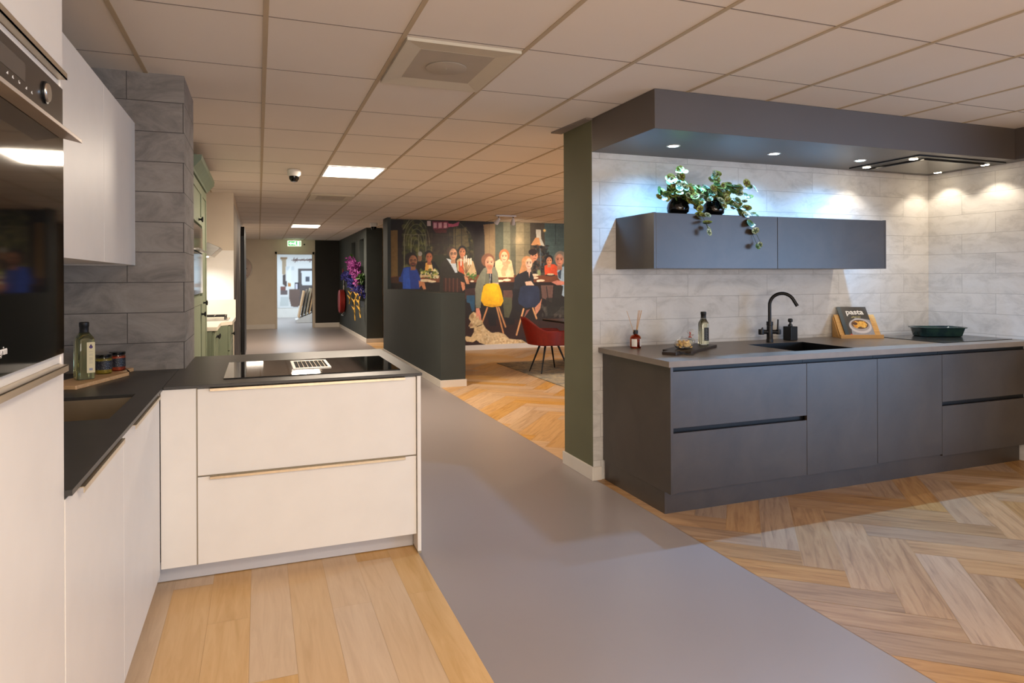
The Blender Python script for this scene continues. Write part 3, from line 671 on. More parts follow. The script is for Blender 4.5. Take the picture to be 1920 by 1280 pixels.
# chopping board with bottle and jars
bd = thing('chopping_board', 'light wooden paddle chopping board under the oil bottle and jars', 'chopping board', (-.764, 3.486, .937), -math.atan2(.327, .945))
b = MB(); w_ = .165; L_ = .44; h_ = .018
b.prism([(0, .004), (0, L_-.004), (-.004, L_), (-.058, L_+.001), (-.064, L_+.16), (-.072, L_+.166), (-.094, L_+.166), (-.102, L_+.16), (-.108, L_+.001), (-w_+.004, L_), (-w_, L_-.004), (-w_, .004), (-w_+.004, 0), (-.004, 0)], .0003, h_)
b.build('blade', M['board_wood'], bd, local=True, bevel=.0015)
b = MB(); pts = [(-.064, L_+.09, .019), (-.052, L_+.09, .012), (-.05, L_+.095, .002), (-.07, L_+.09, .024), (-.085, L_+.085, .026), (-.1, L_+.09, .02), (-.106, L_+.1, .012)]
b.tube(pts, .0022, 6); b.tube([(-.052, L_+.09, .012), (-.040, L_+.075, .003), (-.03, L_+.05, .0025)], .002, 6); b.build('cord', flat('dark_cord', (40, 30, 26), .8), bd, local=True, smooth=True)
BZ = .9553
GL = glass('pale_green_glass', (244, 250, 230)); GL2 = glass('clear_glass', (250, 252, 250))
def liquid(name, col, rough=.05):
    m = Mt(name, rough, col); m.b.inputs['Transmission Weight'].default_value = .95; m.b.inputs['IOR'].default_value = 1.36; return m.m
GREENOIL = liquid('green_oil', (247, 249, 208)); PALEOIL = liquid('pale_oil', (253, 249, 218))
def sq_bottle(name, label, loc, wd, H_, shoulder, neck_r, glass_m, oil_m, cap_m, cap_h, lab, rotz=0, power=6):
    t = thing(name, label, 'bottle', loc, rotz)
    hw = wd/2
    prof = [(hw*.93, 0), (hw, .004), (hw, shoulder-.03)]
    b = MB(); b.lathe([(hw*.93, .0), (hw, .005), (hw, shoulder-.012)], n=40, power=power)
    n = 40; b2 = MB()
    prof = [(hw*.9, .0005, power), (hw, .006, power), (hw, shoulder-.014, power), (hw*.93, shoulder, 4), (hw*.72, shoulder+.012, 2.6), (neck_r*1.25, shoulder+.024, 2), (neck_r, shoulder+.034, 2), (neck_r, H_-cap_h, 2)]
    def stack(prof):
        q = MB(); vs_ = []
        for r, z, p_ in prof:
            for k in range(n):
                a = 2*PI*(k+.5)/n; x, y = math.cos(a), math.sin(a); s_ = (abs(x)**p_+abs(y)**p_)**(-1/p_); vs_.append((r*x*s_, r*y*s_, z))
        f_ = [(j*n+k, j*n+(k+1) % n, (j+1)*n+(k+1) % n, (j+1)*n+k) for j in range(len(prof)-1) for k in range(n)]+[tuple(range(n))[::-1], tuple((len(prof)-1)*n+k for k in range(n))]
        return q.add(vs_, f_)
    stack(prof).build('glass_body', glass_m, t, local=True, smooth=True)
    pi = [(r*.93, max(z, .006), p_) for r, z, p_ in prof[:5]]+[(neck_r*1.1, shoulder+.022, 2)]
    stack(pi).build('oil', oil_m, t, local=True, smooth=True)
    b = MB(); b.lathe([(neck_r*1.18, H_-cap_h), (neck_r*1.18, H_-cap_h*.45), (neck_r*1.28, H_-cap_h*.4), (neck_r*1.28, H_-.003), (neck_r*1.1, H_), (0, H_)], n=28); b.build('cap', cap_m, t, local=True, smooth=True)
    return t
bt = sq_bottle('oil_bottle', 'tall square green glass oil bottle with a cream label and purple drop', (-.779, 3.705, BZ), .078, .272, .2, .0165, GL, GREENOIL, M['black_plastic'], .052, None, rotz=.42)
cv = Canvas(.034, .145, .0006, (232, 216, 170)); cv.ell(.017, .122, .0075, .0075, (60, 30, 80)); cv.poly([(.0105, .125), (.0235, .125), (.017, .137)], (60, 30, 80)); cv.ell(.017, .122, .003, .003, (120, 80, 150))
for z in (.10, .088, .084, .072, .068, .064, .060, .052, .046): cv.line([(.010, z), (.024, z)], .0012, (150, 140, 130), .7)
cv.poly([(.010, .012), (.024, .012), (.024, .022), (.010, .022)], (150, 150, 170)); 
lb = cv.mesh('label_sticker', (.0022, -.0396, .032), (1, 0, 0), (0, 0, 1), M['print'], bt)
def jar(label, x, y, colr, r=.037, h=.098):
    t = thing('spread_jar', label, 'jar', (x, y, BZ), .25, 'jars of spread on the chopping board')
    b = MB(); b.lathe([(r*.9, .0003), (r, .006), (r, h-.022), (r*.93, h-.016), (r*.93, h-.013), (0, h-.013)], n=36); b.build('glass_body', M['jar_glass'], t, local=True, smooth=True)
    b = MB(); b.lathe([(r*.85, .004), (r*.94, .008), (r*.94, h-.022), (0, h-.022)], n=30); b.build('filling', flat('jar_filling', colr, .6, vary=.2, scale=80), t, local=True, smooth=True)
    b = MB(); b.lathe([(r*1.0, h-.014), (r*1.02, h-.012), (r*1.02, h-.002), (r*.96, h), (0, h-.001)], n=36); b.build('lid', M['black_gloss'], t, local=True, smooth=True)
    me = MB(); n = 30; a0, a1 = -2.9, .55; R = r+.0004; vs_ = [(R*math.cos(a0+(a1-a0)*k/n), R*math.sin(a0+(a1-a0)*k/n), z) for z in (.022, .066) for k in range(n+1)]
    me.add(vs_, [(k, k+1, n+2+k, n+1+k) for k in range(n)]); lbm = Mt('jar_label', .5, (30, 30, 40)); v = lbm.coord((1, 1, 1)); f = lbm.noise(v, 260, 1); lbm.col(lbm.ramp(f, [(.6, (24, 24, 36)), (.66, (120, 120, 116))])); me.build('label_sticker', lbm.m, t, local=True)
M['jar_glass'] = glass('jar_glass', (245, 245, 240))
jar('glass jar of yellow-green spread with black lid, nearer the oil bottle', -.732, 3.885, (170, 150, 40))
jar('glass jar of orange-red spread with black lid, farther from the oil bottle', -.689, 3.985, (190, 70, 25))

# ================================================================== DARK KITCHEN (right)
DY = 3.38
t = thing('base_end_panel', 'dark brown end panel of the dark kitchen beside the olive wall', 'panel', (2.285, 3.8, .14))
b = MB(); b.box(2.276, 2.2955, 3.362, 4.19, .14, .8985); b.build('panel', M['front_dark'], t, bevel=.001)
b = MB(); b.box(2.285, 5.50, 3.441, 3.455, 0, .139); b.box(2.285, 2.30, 3.455, 4.18, 0, .139)
tag(b.build('plinth', M['front_dark'], origin=(3.9, 3.448, 0), bevel=.001), 'dark plinth under the dark kitchen cabinets', 'plinth')
def dark_base(x0, x1, kind, label):
    t = thing('base_cabinet', label, 'kitchen cabinet', ((x0+x1)/2, 3.8, .14), 0, 'dark concrete look base cabinets')
    b = MB(); b.box(x0+.001, x1-.001, DY+.035, 4.15, .14, .70); b.box(x0+.001, x1-.001, DY+.035, DY+.045, .70, .897); b.box(x0+.001, x0+.018, DY+.045, 4.15, .70, .897); b.box(x1-.018, x1-.001, DY+.045, 4.15, .70, .897)
    b.build('body', M['black_metal'], t)
    if kind == 'drawers':
        for z0, z1 in ((.14, .496), (.527, .865)):
            b = MB(); b.box(x0+.0015, x1-.0015, DY, DY+.02, z0, z1); b.build('drawer', M['front_dark'], t, bevel=.0008)
    else:
        z0 = .14 if kind == 'door' else .152
        b = MB(); b.box(x0+.0015, x1-.0015, DY, DY+.02, z0, .865); b.build('door', M['front_dark'], t, bevel=.0008)
dark_base(2.297, 3.329, 'drawers', 'dark cabinet with two wide drawers next to the brown end panel')
dark_base(3.329, 3.949, 'door', 'dark single door cabinet under the sink')
dark_base(3.949, 4.575, 'dishwasher', 'dark single door front with a slim black gap below it')
dark_base(4.575, 5.51, 'drawers', 'dark cabinet with two drawers under the right hob')
# worktop with black sink
t = thing('kitchen_worktop', 'taupe worktop of the dark kitchen with a black sink', 'worktop', (3.9, 3.77, .9))
b = MB(); ring_slab(b, [(2.243, 3.327), (5.517, 3.327), (5.517, 4.197), (2.243, 4.197)], [(3.33, 3.475), (3.85, 3.475), (3.85, 3.95), (3.33, 3.95)], .8995, .935); b.build('top', M['counter'], t, bevel=.0012)
b = MB(); x0, x1, y0, y1, zb, e = 3.33, 3.85, 3.475, 3.95, .73, .003
b.box(x0, x0+e, y0, y1, zb, .9345); b.box(x1-e, x1, y0, y1, zb, .9345); b.box(x0+e, x1-e, y0, y0+e, zb, .9345); b.box(x0+e, x1-e, y1-e, y1, zb, .9345); b.box(x0, x1, y0, y1, zb-e, zb)
s_ = b.build('sink_basin', M['black_metal'], t); s_['label'] = 'matt black sink basin'
# wall cabinets
def up(x0, x1, label, endp=None):
    t = thing('wall_cabinet', label, 'kitchen cabinet', ((x0+x1)/2, 3.95, 1.485), 0, 'dark wall cabinets under the soffit')
    b = MB(); b.box(x0+.0005, x1-.0005, 3.728, 4.198, 1.4855, 1.85); b.build('body', M['front_dark'], t, bevel=.0012)
    b = MB(); a, c = x0+.0015, x1-.0015
    if endp == 'l': a += .016
    if endp == 'r': c -= .016
    b.box(a, c, 3.706, 3.727, 1.4855, 1.846); b.build('door', M['front_dark'], t, bevel=.001)
    if endp:
        b = MB(); xx = x0 if endp == 'l' else x1-.0165; b.box(xx, xx+.016, 3.706, 3.7275, 1.4855, 1.85); b.build('side_panel', M['front_dark'], t)
up(2.388, 3.393, 'dark wall cabinet with the two potted plants on it', 'l')
up(3.394, 4.425, 'dark wall cabinet on the right with nothing on top', 'r')
# right hob and dish
b = MB(); b.box(4.70, 5.455, 3.46, 4.045, .9352, .940)
tag(b.build('induction_hob', M['oven_panel'], origin=(5.08, 3.75, .935), bevel=.0012), 'flat dark glass hob carrying the green baking dish', 'hob')
t = thing('baking_dish', 'dark green enamel baking dish with rim handles on the right hob', 'baking dish', (5.17, 3.86, .9405), -.36)
b = MB(); n = 40
def rr(a, c, p=7): return [(a*math.cos(q)*(abs(math.cos(q))**p+abs(math.sin(q))**p)**(-1/p), c*math.sin(q)*(abs(math.cos(q))**p+abs(math.sin(q))**p)**(-1/p)) for q in [2*PI*k/n for k in range(n)]]
rows = [(.150, .092, 0), (.158, .10, .004), (.172, .118, .066), (.184, .128, .070), (.186, .13, .075), (.172, .116, .075), (.165, .11, .066), (.150, .094, .008)]
vs_ = []; 
for a, c, z in rows: vs_ += [(x, y, z) for x, y in rr(a, c)]
b.add(vs_, [(j*n+k, j*n+(k+1) % n, (j+1)*n+(k+1) % n, (j+1)*n+k) for j in range(len(rows)-1) for k in range(n)]+[tuple(range(n))[::-1], tuple((len(rows)-1)*n+k for k in range(n))])
ENAM = Mt('green_enamel', .16, (34, 56, 58)); f_ = ENAM.noise(ENAM.coord(), 14, 4); ENAM.col(ENAM.ramp(f_, [(.35, (26, 46, 54)), (.65, (40, 66, 60))])); ENAM = ENAM.m
b.build('dish_body', ENAM, t, local=True, smooth=True)
for s in (-1, 1):
    b = MB(); b.prism([(s*.182, -.05), (s*.212, -.036), (s*.216, 0), (s*.212, .036), (s*.182, .05)][::s], .0695, .0745); b.build('handle', ENAM, t, local=True, bevel=.001)

# tap
t = thing('kitchen_tap', 'tall matt black arched kitchen tap behind the black sink', 'tap', (3.612, 4.03, .935))
b = MB(); b.lathe([(.026, .9353), (.026, .955), (.024, .96), (.024, .9605), (.023, .962), (.022, 1.06), (.0245, 1.062), (.0245, 1.09), (0, 1.09)], (3.612, 4.03, 0), 28); b.build('body', M['black_metal'], t, smooth=True)
d = Vector((.72, -.69, 0)).normalized(); c0 = Vector((3.612, 4.03, 1.0)); R = .088
pts = [c0+Vector((0, 0, .08)), c0+Vector((0, 0, .215))]+[c0+Vector((0, 0, .215))+d*(R-R*math.cos(a))+Vector((0, 0, R*math.sin(a))) for a in np.linspace(.15, PI*.86, 16)]
e_ = pts[-1]; pts.append(e_+(e_-pts[-2]).normalized()*.05)
b = MB(); b.tube(pts, .0125, 16); b.build('spout', M['black_metal'], t, smooth=True)
pr = Vector((.93, -.36, 0)).normalized()
b = MB(); q = Vector((3.612, 4.03, 1.012)); b.tube([q+pr*.0, q+pr*.062], .016, 18); b.lathe([(.0, -.02), (.018, -.018), (.0195, 0), (.018, .018), (0, .02)], q+pr*.066, 18); b.tube([q+pr*.06+Vector((0, 0, .01)), q+pr*.06+Vector((.004, 0, .095))], [.007, .006], 10); b.build('lever', M['black_metal'], t, smooth=True)
b = MB(); b.tube([q-pr*.0, q-pr*.058], .016, 18); b.lathe([(.0, -.022), (.02, -.02), (.0215, 0), (.02, .02), (0, .022)], q-pr*.064, 18); b.tube([q-pr*.06+Vector((0, 0, .02)), q-pr*.052+Vector((0, 0, .032))], .006, 8); b.build('side_knob', M['black_metal'], t, smooth=True)
# soap dispenser
t = thing('soap_dispenser', 'square matt black soap dispenser beside the tap', 'soap dispenser', (3.862, 4.085, .935), .2)
b = MB(); b.box(-.042, .042, -.036, .036, .0003, .108); b.build('bottle', M['black_plastic'], t, local=True, bevel=.004)
b = MB(); b.lathe([(.017, .1082), (.017, .122), (.010, .124), (.008, .14), (.016, .142), (.018, .148), (.018, .162), (.013, .168), (0, .168)], n=24); b.tube([(0, 0, .156), (-.03, -.012, .156), (-.034, -.014, .152)], .0055, 8); b.build('pump', M['black_plastic'], t, local=True, smooth=True)
# diffuser
t = thing('reed_diffuser', 'amber glass reed diffuser with wooden sticks on the taupe worktop', 'reed diffuser', (2.457, 4.05, .935))
AMB = glass('amber_glass', (206, 110, 44), .02)
b = MB(); b.lathe([(.034, .0003), (.0385, .004), (.0385, .07), (.034, .084), (.02, .094), (.013, .098), (.013, .106), (.0095, .106), (.0095, .094), (.03, .08), (.034, .068), (.034, .006), (0, .006)], n=36); b.build('bottle', AMB, t, local=True, smooth=True)
b = MB(); b.lathe([(.0335, .0065), (.0335, .045), (0, .045)], n=30); b.build('fragrance_oil', liquid('amber_oil', (226, 150, 80)), t, local=True, smooth=True)
b = MB(); b.lathe([(.0105, .1), (.017, .1), (.0175, .103), (.0175, .124), (.0165, .126), (.006, .126)], n=28); b.build('collar', M['black_plastic'], t, local=True, smooth=True)
b = MB(); n = 16
for a0, a1 in ((-2.9, -1.85), (-1.25, -.1)):
    vs_ = [(.0388*math.cos(a0+(a1-a0)*k/n), .0388*math.sin(a0+(a1-a0)*k/n), z) for z in (.014, .066) for k in range(n+1)]; b.add(vs_, [(k, k+1, n+2+k, n+1+k) for k in range(n)])
b.build('label_sticker', M['white_plastic'], t, local=True)
for ex, ey in ((.045, -.01), (.036, .0), (.052, .008), (.04, .015), (.03, .012), (-.075, -.01)):
    b = MB(); b.tube([(ex*-.12, ey*-.1, .05), (ex, ey, .262)], .0016, 6); b.build('reed', M['board_wood'], t, local=True)
# dark serving board, pasta bag, oil bottle
rb = math.atan2(.564, .826)
t = thing('serving_board', 'dark brown serving board under the pasta bag and oil bottle', 'serving board', (2.60, 3.60, .935), rb)
b = MB(); L_, w_ = .50, .20
b.prism([(0.004, 0), (L_, 0), (L_, w_), (.004, w_), (0, w_-.004), (-.002, .155), (-.13, .15), (-.138, .145), (-.138, .055), (-.13, .05), (-.002, .045), (0, .004)], .0003, .018); 
BRD = flat('dark_board', (52, 42, 36), .45, vary=.12, scale=12, stretch=(.4, 3, 3)); b.build('blade', BRD, t, local=True, bevel=.0015)
b = MB(); b.tube([(-.10, .06, .0195), (-.09, .05, .021), (-.075, .035, .01), (-.07, .01, .003), (-.05, -.03, .0025)], .003, 7); b.tube([(-.075, .035, .01), (-.04, .02, .003), (-.015, -.025, .0025)], .003, 7); b.build('cord', M['black_plastic'], t, local=True, smooth=True)
b2 = sq_bottle('oil_bottle', 'slim clear oil bottle with a black label on the dark serving board', (2.925, 3.915, .9533), .062, .232, .16, .0155, GL2, PALEOIL, M['black_plastic'], .045, None, rotz=-.25)
cv = Canvas(.036, .092, .0006, (18, 18, 20))
for k in range(16):
    z = .008+.005*k; cv.line([(.008+.003*((k*7) % 3), z), (.027-.002*((k*5) % 4), z)], .0022, (120, 122, 124), .8)
cv.mesh('label_sticker', (-.008, -.0315, .03), (.94, .0, 0), (0, 0, 1), M['print'], b2)
t = thing('pasta_bag', 'clear bag of pale pasta tied with a red white ribbon', 'bag of pasta', (2.665, 3.765, .9533), rb)
b = MB(); rg = random.Random(5); n = 26
FILM = Mt('clear_film', .12, (250, 246, 238)); FILM.b.inputs['Transmission Weight'].default_value = .9; FILM.b.inputs['IOR'].default_value = 1.08; FILM = FILM.m
vs_ = []; prof = [(-.085, .01), (-.08, .04), (-.05, .055), (0, .058), (.05, .05), (.075, .032), (.092, .014), (.10, .012), (.118, .03)]
for i, (x, r) in enumerate(prof):
    for k in range(n):
        a = 2*PI*k/n; w2 = 1+.12*math.sin(3*a+i*1.7)+rg.uniform(-.04, .04); rr_ = r*w2
        vs_.append((x, rr_*math.cos(a)*1.0, max(.001, .036+rr_*math.sin(a)*.72+(.035 if i > 6 else .0)+(.0 if i < 6 else .01*i-.05))))
b.add(vs_, [(j*n+k, j*n+(k+1) % n, (j+1)*n+(k+1) % n, (j+1)*n+k) for j in range(len(prof)-1) for k in range(n)]); b.build('bag_film', FILM, t, local=True, smooth=True)
b = MB()
for i in range(70):
    c = Vector((rg.uniform(-.062, .055), rg.uniform(-.036, .036), rg.uniform(.012, .05))); d = Vector((rg.uniform(-1, 1), rg.uniform(-1, 1), rg.uniform(-.5, .5))).normalized(); s_ = d.orthogonal().normalized()
    b.tube([c-d*.014+s_*.004, c-d*.005, c+d*.006+s_*.003, c+d*.014], [.0045, .008, .008, .0045], 7)
pa = b.build('pasta', flat('pale_pasta', (228, 190, 112), .5, vary=.1, scale=60), t, local=True, smooth=True); pa['kind'] = 'stuff'
b = MB(); b.tube([(.093, .012, .062), (.094, 0, .072), (.093, -.012, .062)], .004, 8)
for q, s in ((1, 1), (-1, .8)): b.add([(.092, .002*q, .066), (.13, .02*q, .092*s+.012), (.138, .01*q, .084*s+.012), (.096, -.002, .062)], [(0, 1, 2, 3)])
b.build('ribbon', M['red_plastic'], t, local=True)
# cookbook on a bamboo stand
ang = -.40
t = thing('book_stand', 'bamboo book stand holding the pasta cookbook', 'book stand', (4.33, 4.045, .935), ang)
tl = math.radians(37)
b = MB(); b.box(0, .335, -.012, .05, .0003, .014); b.box(0, .335, -.012, -.002, .014, .03); b.build('ledge', M['bamboo'], t, local=True, bevel=.0015)
ax = Matrix.Rotation(-tl, 3, 'X')
b = MB(); b.obox(Vector((.1675, .012, .014))+ax@Vector((0, .006, .106)), ax, .16, .006, .105); b.build('backrest', M['bamboo'], t, local=True, bevel=.0015)
b = MB(); b.prism([(.052, .0003), (.062, .0003), (.088, .17), (.08, .174)], 0.01, .03, axis='x') if False else b.obox(Vector((.1675, .150, .082)), Matrix.Rotation(0, 3, 'X'), .16, .005, .0815).prism([(.02, .0004), (.145, .0004), (.145, .164), (.137, .164)], .0, .007, axis='x').prism([(.02, .0004), (.145, .0004), (.145, .164), (.137, .164)], .328, .335, axis='x'); b.build('prop', M['bamboo'], t, local=True)
bk = thing('cookbook', 'pasta cookbook with a dark cover and a bowl of pasta, on the bamboo stand', 'book', (4.33, 4.045, .935), ang)
ax2 = ax; base = Vector((.045, -.0015, .0155))+ax@Vector((0, 0, 0)); BW, BH, BT = .232, .285, .009
R3 = ax@Matrix.Identity(3)
def pb(x, y, z): return base+ax@Vector((x, y, z))
b = MB(); b.obox(pb(BW/2, BT/2, BH/2), ax, BW/2, BT/2, BH/2); b.build('cover', flat('cover_dark', (52, 60, 66), .4), bk, local=True)
b = MB(); b.obox(pb(BW/2+.001, BT/2, BH/2+.0006), ax, BW/2-.0004, BT/2-.0012, BH/2); b.build('pages', M['white_plastic'], bk, local=True)
cv = Canvas(.225, .245, .0011, (62, 58, 56)); BW_, BH_ = BW, BH; BW, BH = .225, .245
cv.poly([(0, 0), (.028, 0), (.028, BH), (0, BH)], (44, 62, 74)); cv.poly([(.05, 0), (BW, 0), (BW, .135), (.12, .155), (.07, .12)], (150, 150, 158)); cv.noise(.25)
cv.ell(.135, .085, .088, .062, (206, 200, 202)); cv.ell(.135, .092, .076, .05, (168, 160, 160)); cv.ell(.135, .098, .066, .038, (96, 66, 44))
cv.speck(.09, .078, .18, .118, [(236, 180, 80), (246, 204, 110), (214, 140, 50), (230, 170, 70)], 70, .010, 3, .95); cv.ell(.10, .105, .02, .013, (90, 50, 30)); cv.poly([(.04, 0), (.075, 0), (.05, .022), (.04, .02)], (200, 60, 70))
cv.poly([(.075, .0), (.1, 0), (.078, .016)], (230, 225, 225)); cv.speck(.09, .15, .16, .164, [(160, 150, 90), (176, 166, 110)], 26, .004, 6)
cv.blur(1)
BW, BH = BW_, BH_; cv.mesh('cover_picture', pb(0, -.0004, 0), ax@Vector((BW/.225, 0, 0)), ax@Vector((0, 0, BH/.245)), M['print_gloss'], bk)
text_part('cover_lettering', 'pasta', M['white_plastic'], bk, pb(.128, -.0009, .232), (PI/2-tl, 0, 0), .068, .0002, bold=.0016)

# potted plants
def plant(label, cx, cy, cz, seed, strands, r=.072):
    t = thing('potted_plant', label, 'potted plant', (cx, cy, cz), 0, 'trailing plants in black pots on the wall cabinet')
    b = MB(); b.lathe([(r*.72, .0004), (r*.98, .018), (r*1.05, .045), (r*.95, .075), (r*.72, .098), (r*.66, .108), (r*.72, .116), (r*.62, .116), (r*.58, .1), (0, .095)], n=32); b.build('pot', M['black_gloss'], t, local=True, smooth=True)
    rg = random.Random(seed); st = MB(); lf = MB(); tones = []
    def leaf(p, nrm, dirv, s):
        nrm = nrm.normalized(); dirv = (dirv-nrm*dirv.dot(nrm)).normalized(); sd = nrm.cross(dirv); n = 10; vs_ = [p]
        for rr_, dz in ((.45, -.02), (.78, .05), (1, .16)):
            for k in range(n):
                a = 2*PI*k/n; q = p+dirv*(math.cos(a)*rr_*s*1.1+s*.0)+sd*(math.sin(a)*rr_*s*.85)+nrm*(dz*s); vs_.append(q)
        f_ = [(0, 1+k, 1+(k+1) % n) for k in range(n)]; m_ = [0]*n
        for j in range(2):
            for k in range(n): f_.append((1+j*n+k, 1+j*n+n+k, 1+j*n+n+(k+1) % n, 1+j*n+(k+1) % n))
        n0 = len(lf.f); lf.add(vs_, f_, 0); 
        base_m = rg.choice([0, 0, 2, 4])
        for k in range(n): lf.m[n0+k] = base_m
        for k in range(n): lf.m[n0+n+k] = base_m if k % 2 else base_m+1
        for k in range(n): lf.m[n0+2*n+k] = base_m+1
    for dx, dy, dz, droop, ln in strands:
        p = Vector((rg.uniform(-.02, .02), rg.uniform(-.02, .02), .105)); v = Vector((dx, dy, dz)); ln = ln*(1.12 if droop < 3 else 1.25); pts = [p.copy()]; steps = 9
        for i in range(steps):
            v = v+Vector((0, 0, -droop))/steps; p = p+v*ln/steps; pts.append(p.copy())
            if i > 1 or rg.random() < .5:
                for _ in range(2 if i < steps-2 else 1):
                    off = Vector((rg.uniform(-1, 1), rg.uniform(-1, .6), rg.uniform(-.5, 1)))*.026
                    leaf(p+off, Vector((rg.uniform(-.5, .5), rg.uniform(-1.1, -.2), rg.uniform(.1, 1))), Vector((rg.uniform(-1, 1), rg.uniform(-.5, .5), rg.uniform(-1, .3))), rg.uniform(.020, .034))
        st.tube(pts, .0014, 5)
    st.build('stems', M['stem'], t, local=True)
    fo = lf.build('foliage', M['leafs'], t, local=True)
    me = fo.data; me.polygons.foreach_set('use_smooth', [True]*len(me.polygons))
    return t
M['stem'] = flat('stem_green', (60, 78, 40), .6)
M['leafs'] = [flat('leaf_a_core', (96, 84, 48), .38, vary=.2, scale=60), flat('leaf_a_rim', (150, 168, 90), .34, vary=.12, scale=60), flat('leaf_b_core', (50, 78, 44), .36, vary=.2, scale=60), flat('leaf_b_rim', (92, 126, 72), .34, vary=.15, scale=60), flat('leaf_c_core', (70, 92, 70), .33, vary=.2, scale=60), flat('leaf_c_rim', (176, 196, 170), .3, vary=.1, scale=60)]
plant('trailing plant in a black pot at the left end of the dark wall cabinet', 2.655, 3.825, 1.8505, 11,
      [(-.6, -.2, 1.3, 1.0, .15), (-.9, 0, .9, 1.4, .15), (-1.0, -.3, .5, 1.0, .12), (0, -.2, 1.5, .9, .18), (.35, 0, 1.3, 1.0, .15), (.7, -.1, .9, 1.0, .16), (.2, -1, .7, 2.2, .15), (.5, -.9, .6, 3.0, .17), (1.0, -.2, .7, 1.2, .17), (.1, -.9, .9, 1.8, .14), (-.2, -.6, 1.2, 1.4, .13), (.6, -.9, .5, 2.8, .19), (-.4, -.7, .8, 1.2, .13), (.3, -.7, .9, 1.4, .14)])
plant('trailing plant in a black pot with a long strand hanging over the cabinet door', 2.945, 3.825, 1.8505, 23,
      [(-.7, -.1, 1.0, 1.1, .14), (-.9, -.2, .7, 1.4, .14), (0, 0, 1.6, .8, .15), (.6, 0, 1.1, 1.2, .17), (1.1, -.1, 1.0, 1.5, .22), (1.1, -.4, .6, 2.0, .24), (.5, -.8, .6, 1.8, .14), (-.2, -1, .6, 2.0, .12), (1.2, -.3, 1.1, 1.3, .22), (.9, -.62, .8, 3.4, .235), (.95, -.60, .6, 3.2, .21), (.2, -.7, 1.2, 1.3, .13), (.8, -.2, 1.2, 1.2, .17), (-.4, -.5, 1.1, 1.3, .13)])

# ================================================================== MURAL on the dining wall
MY = 12.618; MX0, MX1, MZ0, MZ1 = 2.284, 6.6, .1, CEIL-.002
cv = Canvas(MX1-MX0, MZ1-MZ0, .0062, (40, 34, 27))
def mp(x, y):                                       # point measured on the enlarged photograph -> metres on the wall
    p = at(700+x/4.2675, 380+y/4.2675, y=MY); return (p.x-MX0, p.z-MZ0)
SC = .0026
def mpoly(pts, col, a=1.0): cv.poly([mp(*q) for q in pts], col, a)
def mell(x, y, rx, ry, col, a=1.0, soft=.1, rot=0):
    c = mp(x, y); ex = mp(x+rx, y); ey = mp(x, y+ry); cv.ell(c[0], c[1], ex[0]-c[0], c[1]-ey[1], col, a, -rot, soft)
def mline(pts, wd, col, a=1.0): cv.line([mp(*q) for q in pts], wd*SC, col, a)
def mspeck(x0, y0, x1, y1, cols, n, r, seed, a=.8):
    p, q = mp(x0, y1), mp(x1, y0); cv.speck(p[0], p[1], q[0], q[1], cols, n, r*SC, seed, a)
mpoly([(975, 100), (1800, 100), (1800, 640), (975, 640)], (96, 90, 72))
mpoly([(122, 220), (195, 220), (195, 600), (122, 600)], (116, 90, 46)); mpoly([(90, 90), (240, 90), (240, 220), (122, 220), (90, 220)], (28, 25, 18)); mpoly([(195, 200), (240, 200), (240, 360), (195, 360)], (30, 24, 18))
mpoly([(240, 110), (800, 110), (820, 600), (240, 600)], (46, 46, 28))
mspeck(245, 170, 420, 560, [(96, 100, 44), (70, 74, 36), (118, 118, 60), (52, 56, 30), (40, 42, 26)], 260, 17, 2, .5); mspeck(430, 200, 800, 420, [(88, 84, 46), (60, 58, 34), (40, 36, 26), (120, 108, 66), (58, 46, 34)], 260, 15, 3, .5)
mpoly([(640, 210), (740, 200), (770, 350), (640, 380)], (112, 96, 62), .6); mpoly([(430, 120), (640, 120), (640, 330), (430, 330)], (44, 30, 24), .55); mpoly([(470, 200), (600, 200), (600, 410), (470, 410)], (44, 32, 24), .6)
for k in range(5): cv.line([mp(345+(105-k*20)*math.cos(q), 345-(215-k*40)*math.sin(q)) for q in np.linspace(0, PI, 22)], 4*SC, (150, 146, 108), .7)
for xx in (248, 302, 362, 422): mline([(xx, 260), (xx, 570)], 7, (136, 132, 100), .85)
mline([(240, 255), (420, 255)], 5, (130, 126, 96), .8); mline([(236, 215), (300, 120)], 5, (140, 136, 104), .8)
for xx in (424, 600, 655, 705, 770): mline([(xx, 120), (xx+(4), 560)], 5, (34, 32, 24), .9)
mline([(630, 270), (800, 250)], 4, (60, 58, 42)); mline([(430, 250), (640, 262)], 4, (60, 56, 40)); mline([(650, 120), (770, 240)], 4, (120, 112, 84), .7)
mpoly([(470, 148), (600, 150), (600, 205), (480, 215)], (120, 52, 66)); mpoly([(430, 145), (461, 145), (461, 187), (430, 187)], (206, 186, 178))
for xx in (480, 520, 562): mpoly([(xx, 160), (xx+28, 158), (xx+28, 200), (xx, 203)], (198, 150, 156))
mpoly([(598, 165), (640, 170), (690, 150), (680, 185), (640, 192), (600, 195)], (190, 92, 116)); mpoly([(480, 215), (585, 212), (585, 240), (500, 242)], (96, 40, 36), .8)
mpoly([(735, 110), (980, 110), (980, 190), (870, 185), (735, 190)], (46, 42, 32)); mpoly([(735, 180), (790, 165), (850, 190), (885, 270), (890, 430), (875, 560), (812, 560), (805, 330), (775, 240)], (48, 40, 33)); 
for xx in range(800, 880, 14): mline([(xx, 250), (xx+4, 540)], 4, (62, 54, 44), .6)
mpoly([(880, 175), (975, 165), (975, 480), (892, 480), (890, 270)], (138, 112, 76)); mline([(928, 170), (930, 470)], 4, (100, 82, 58), .6)
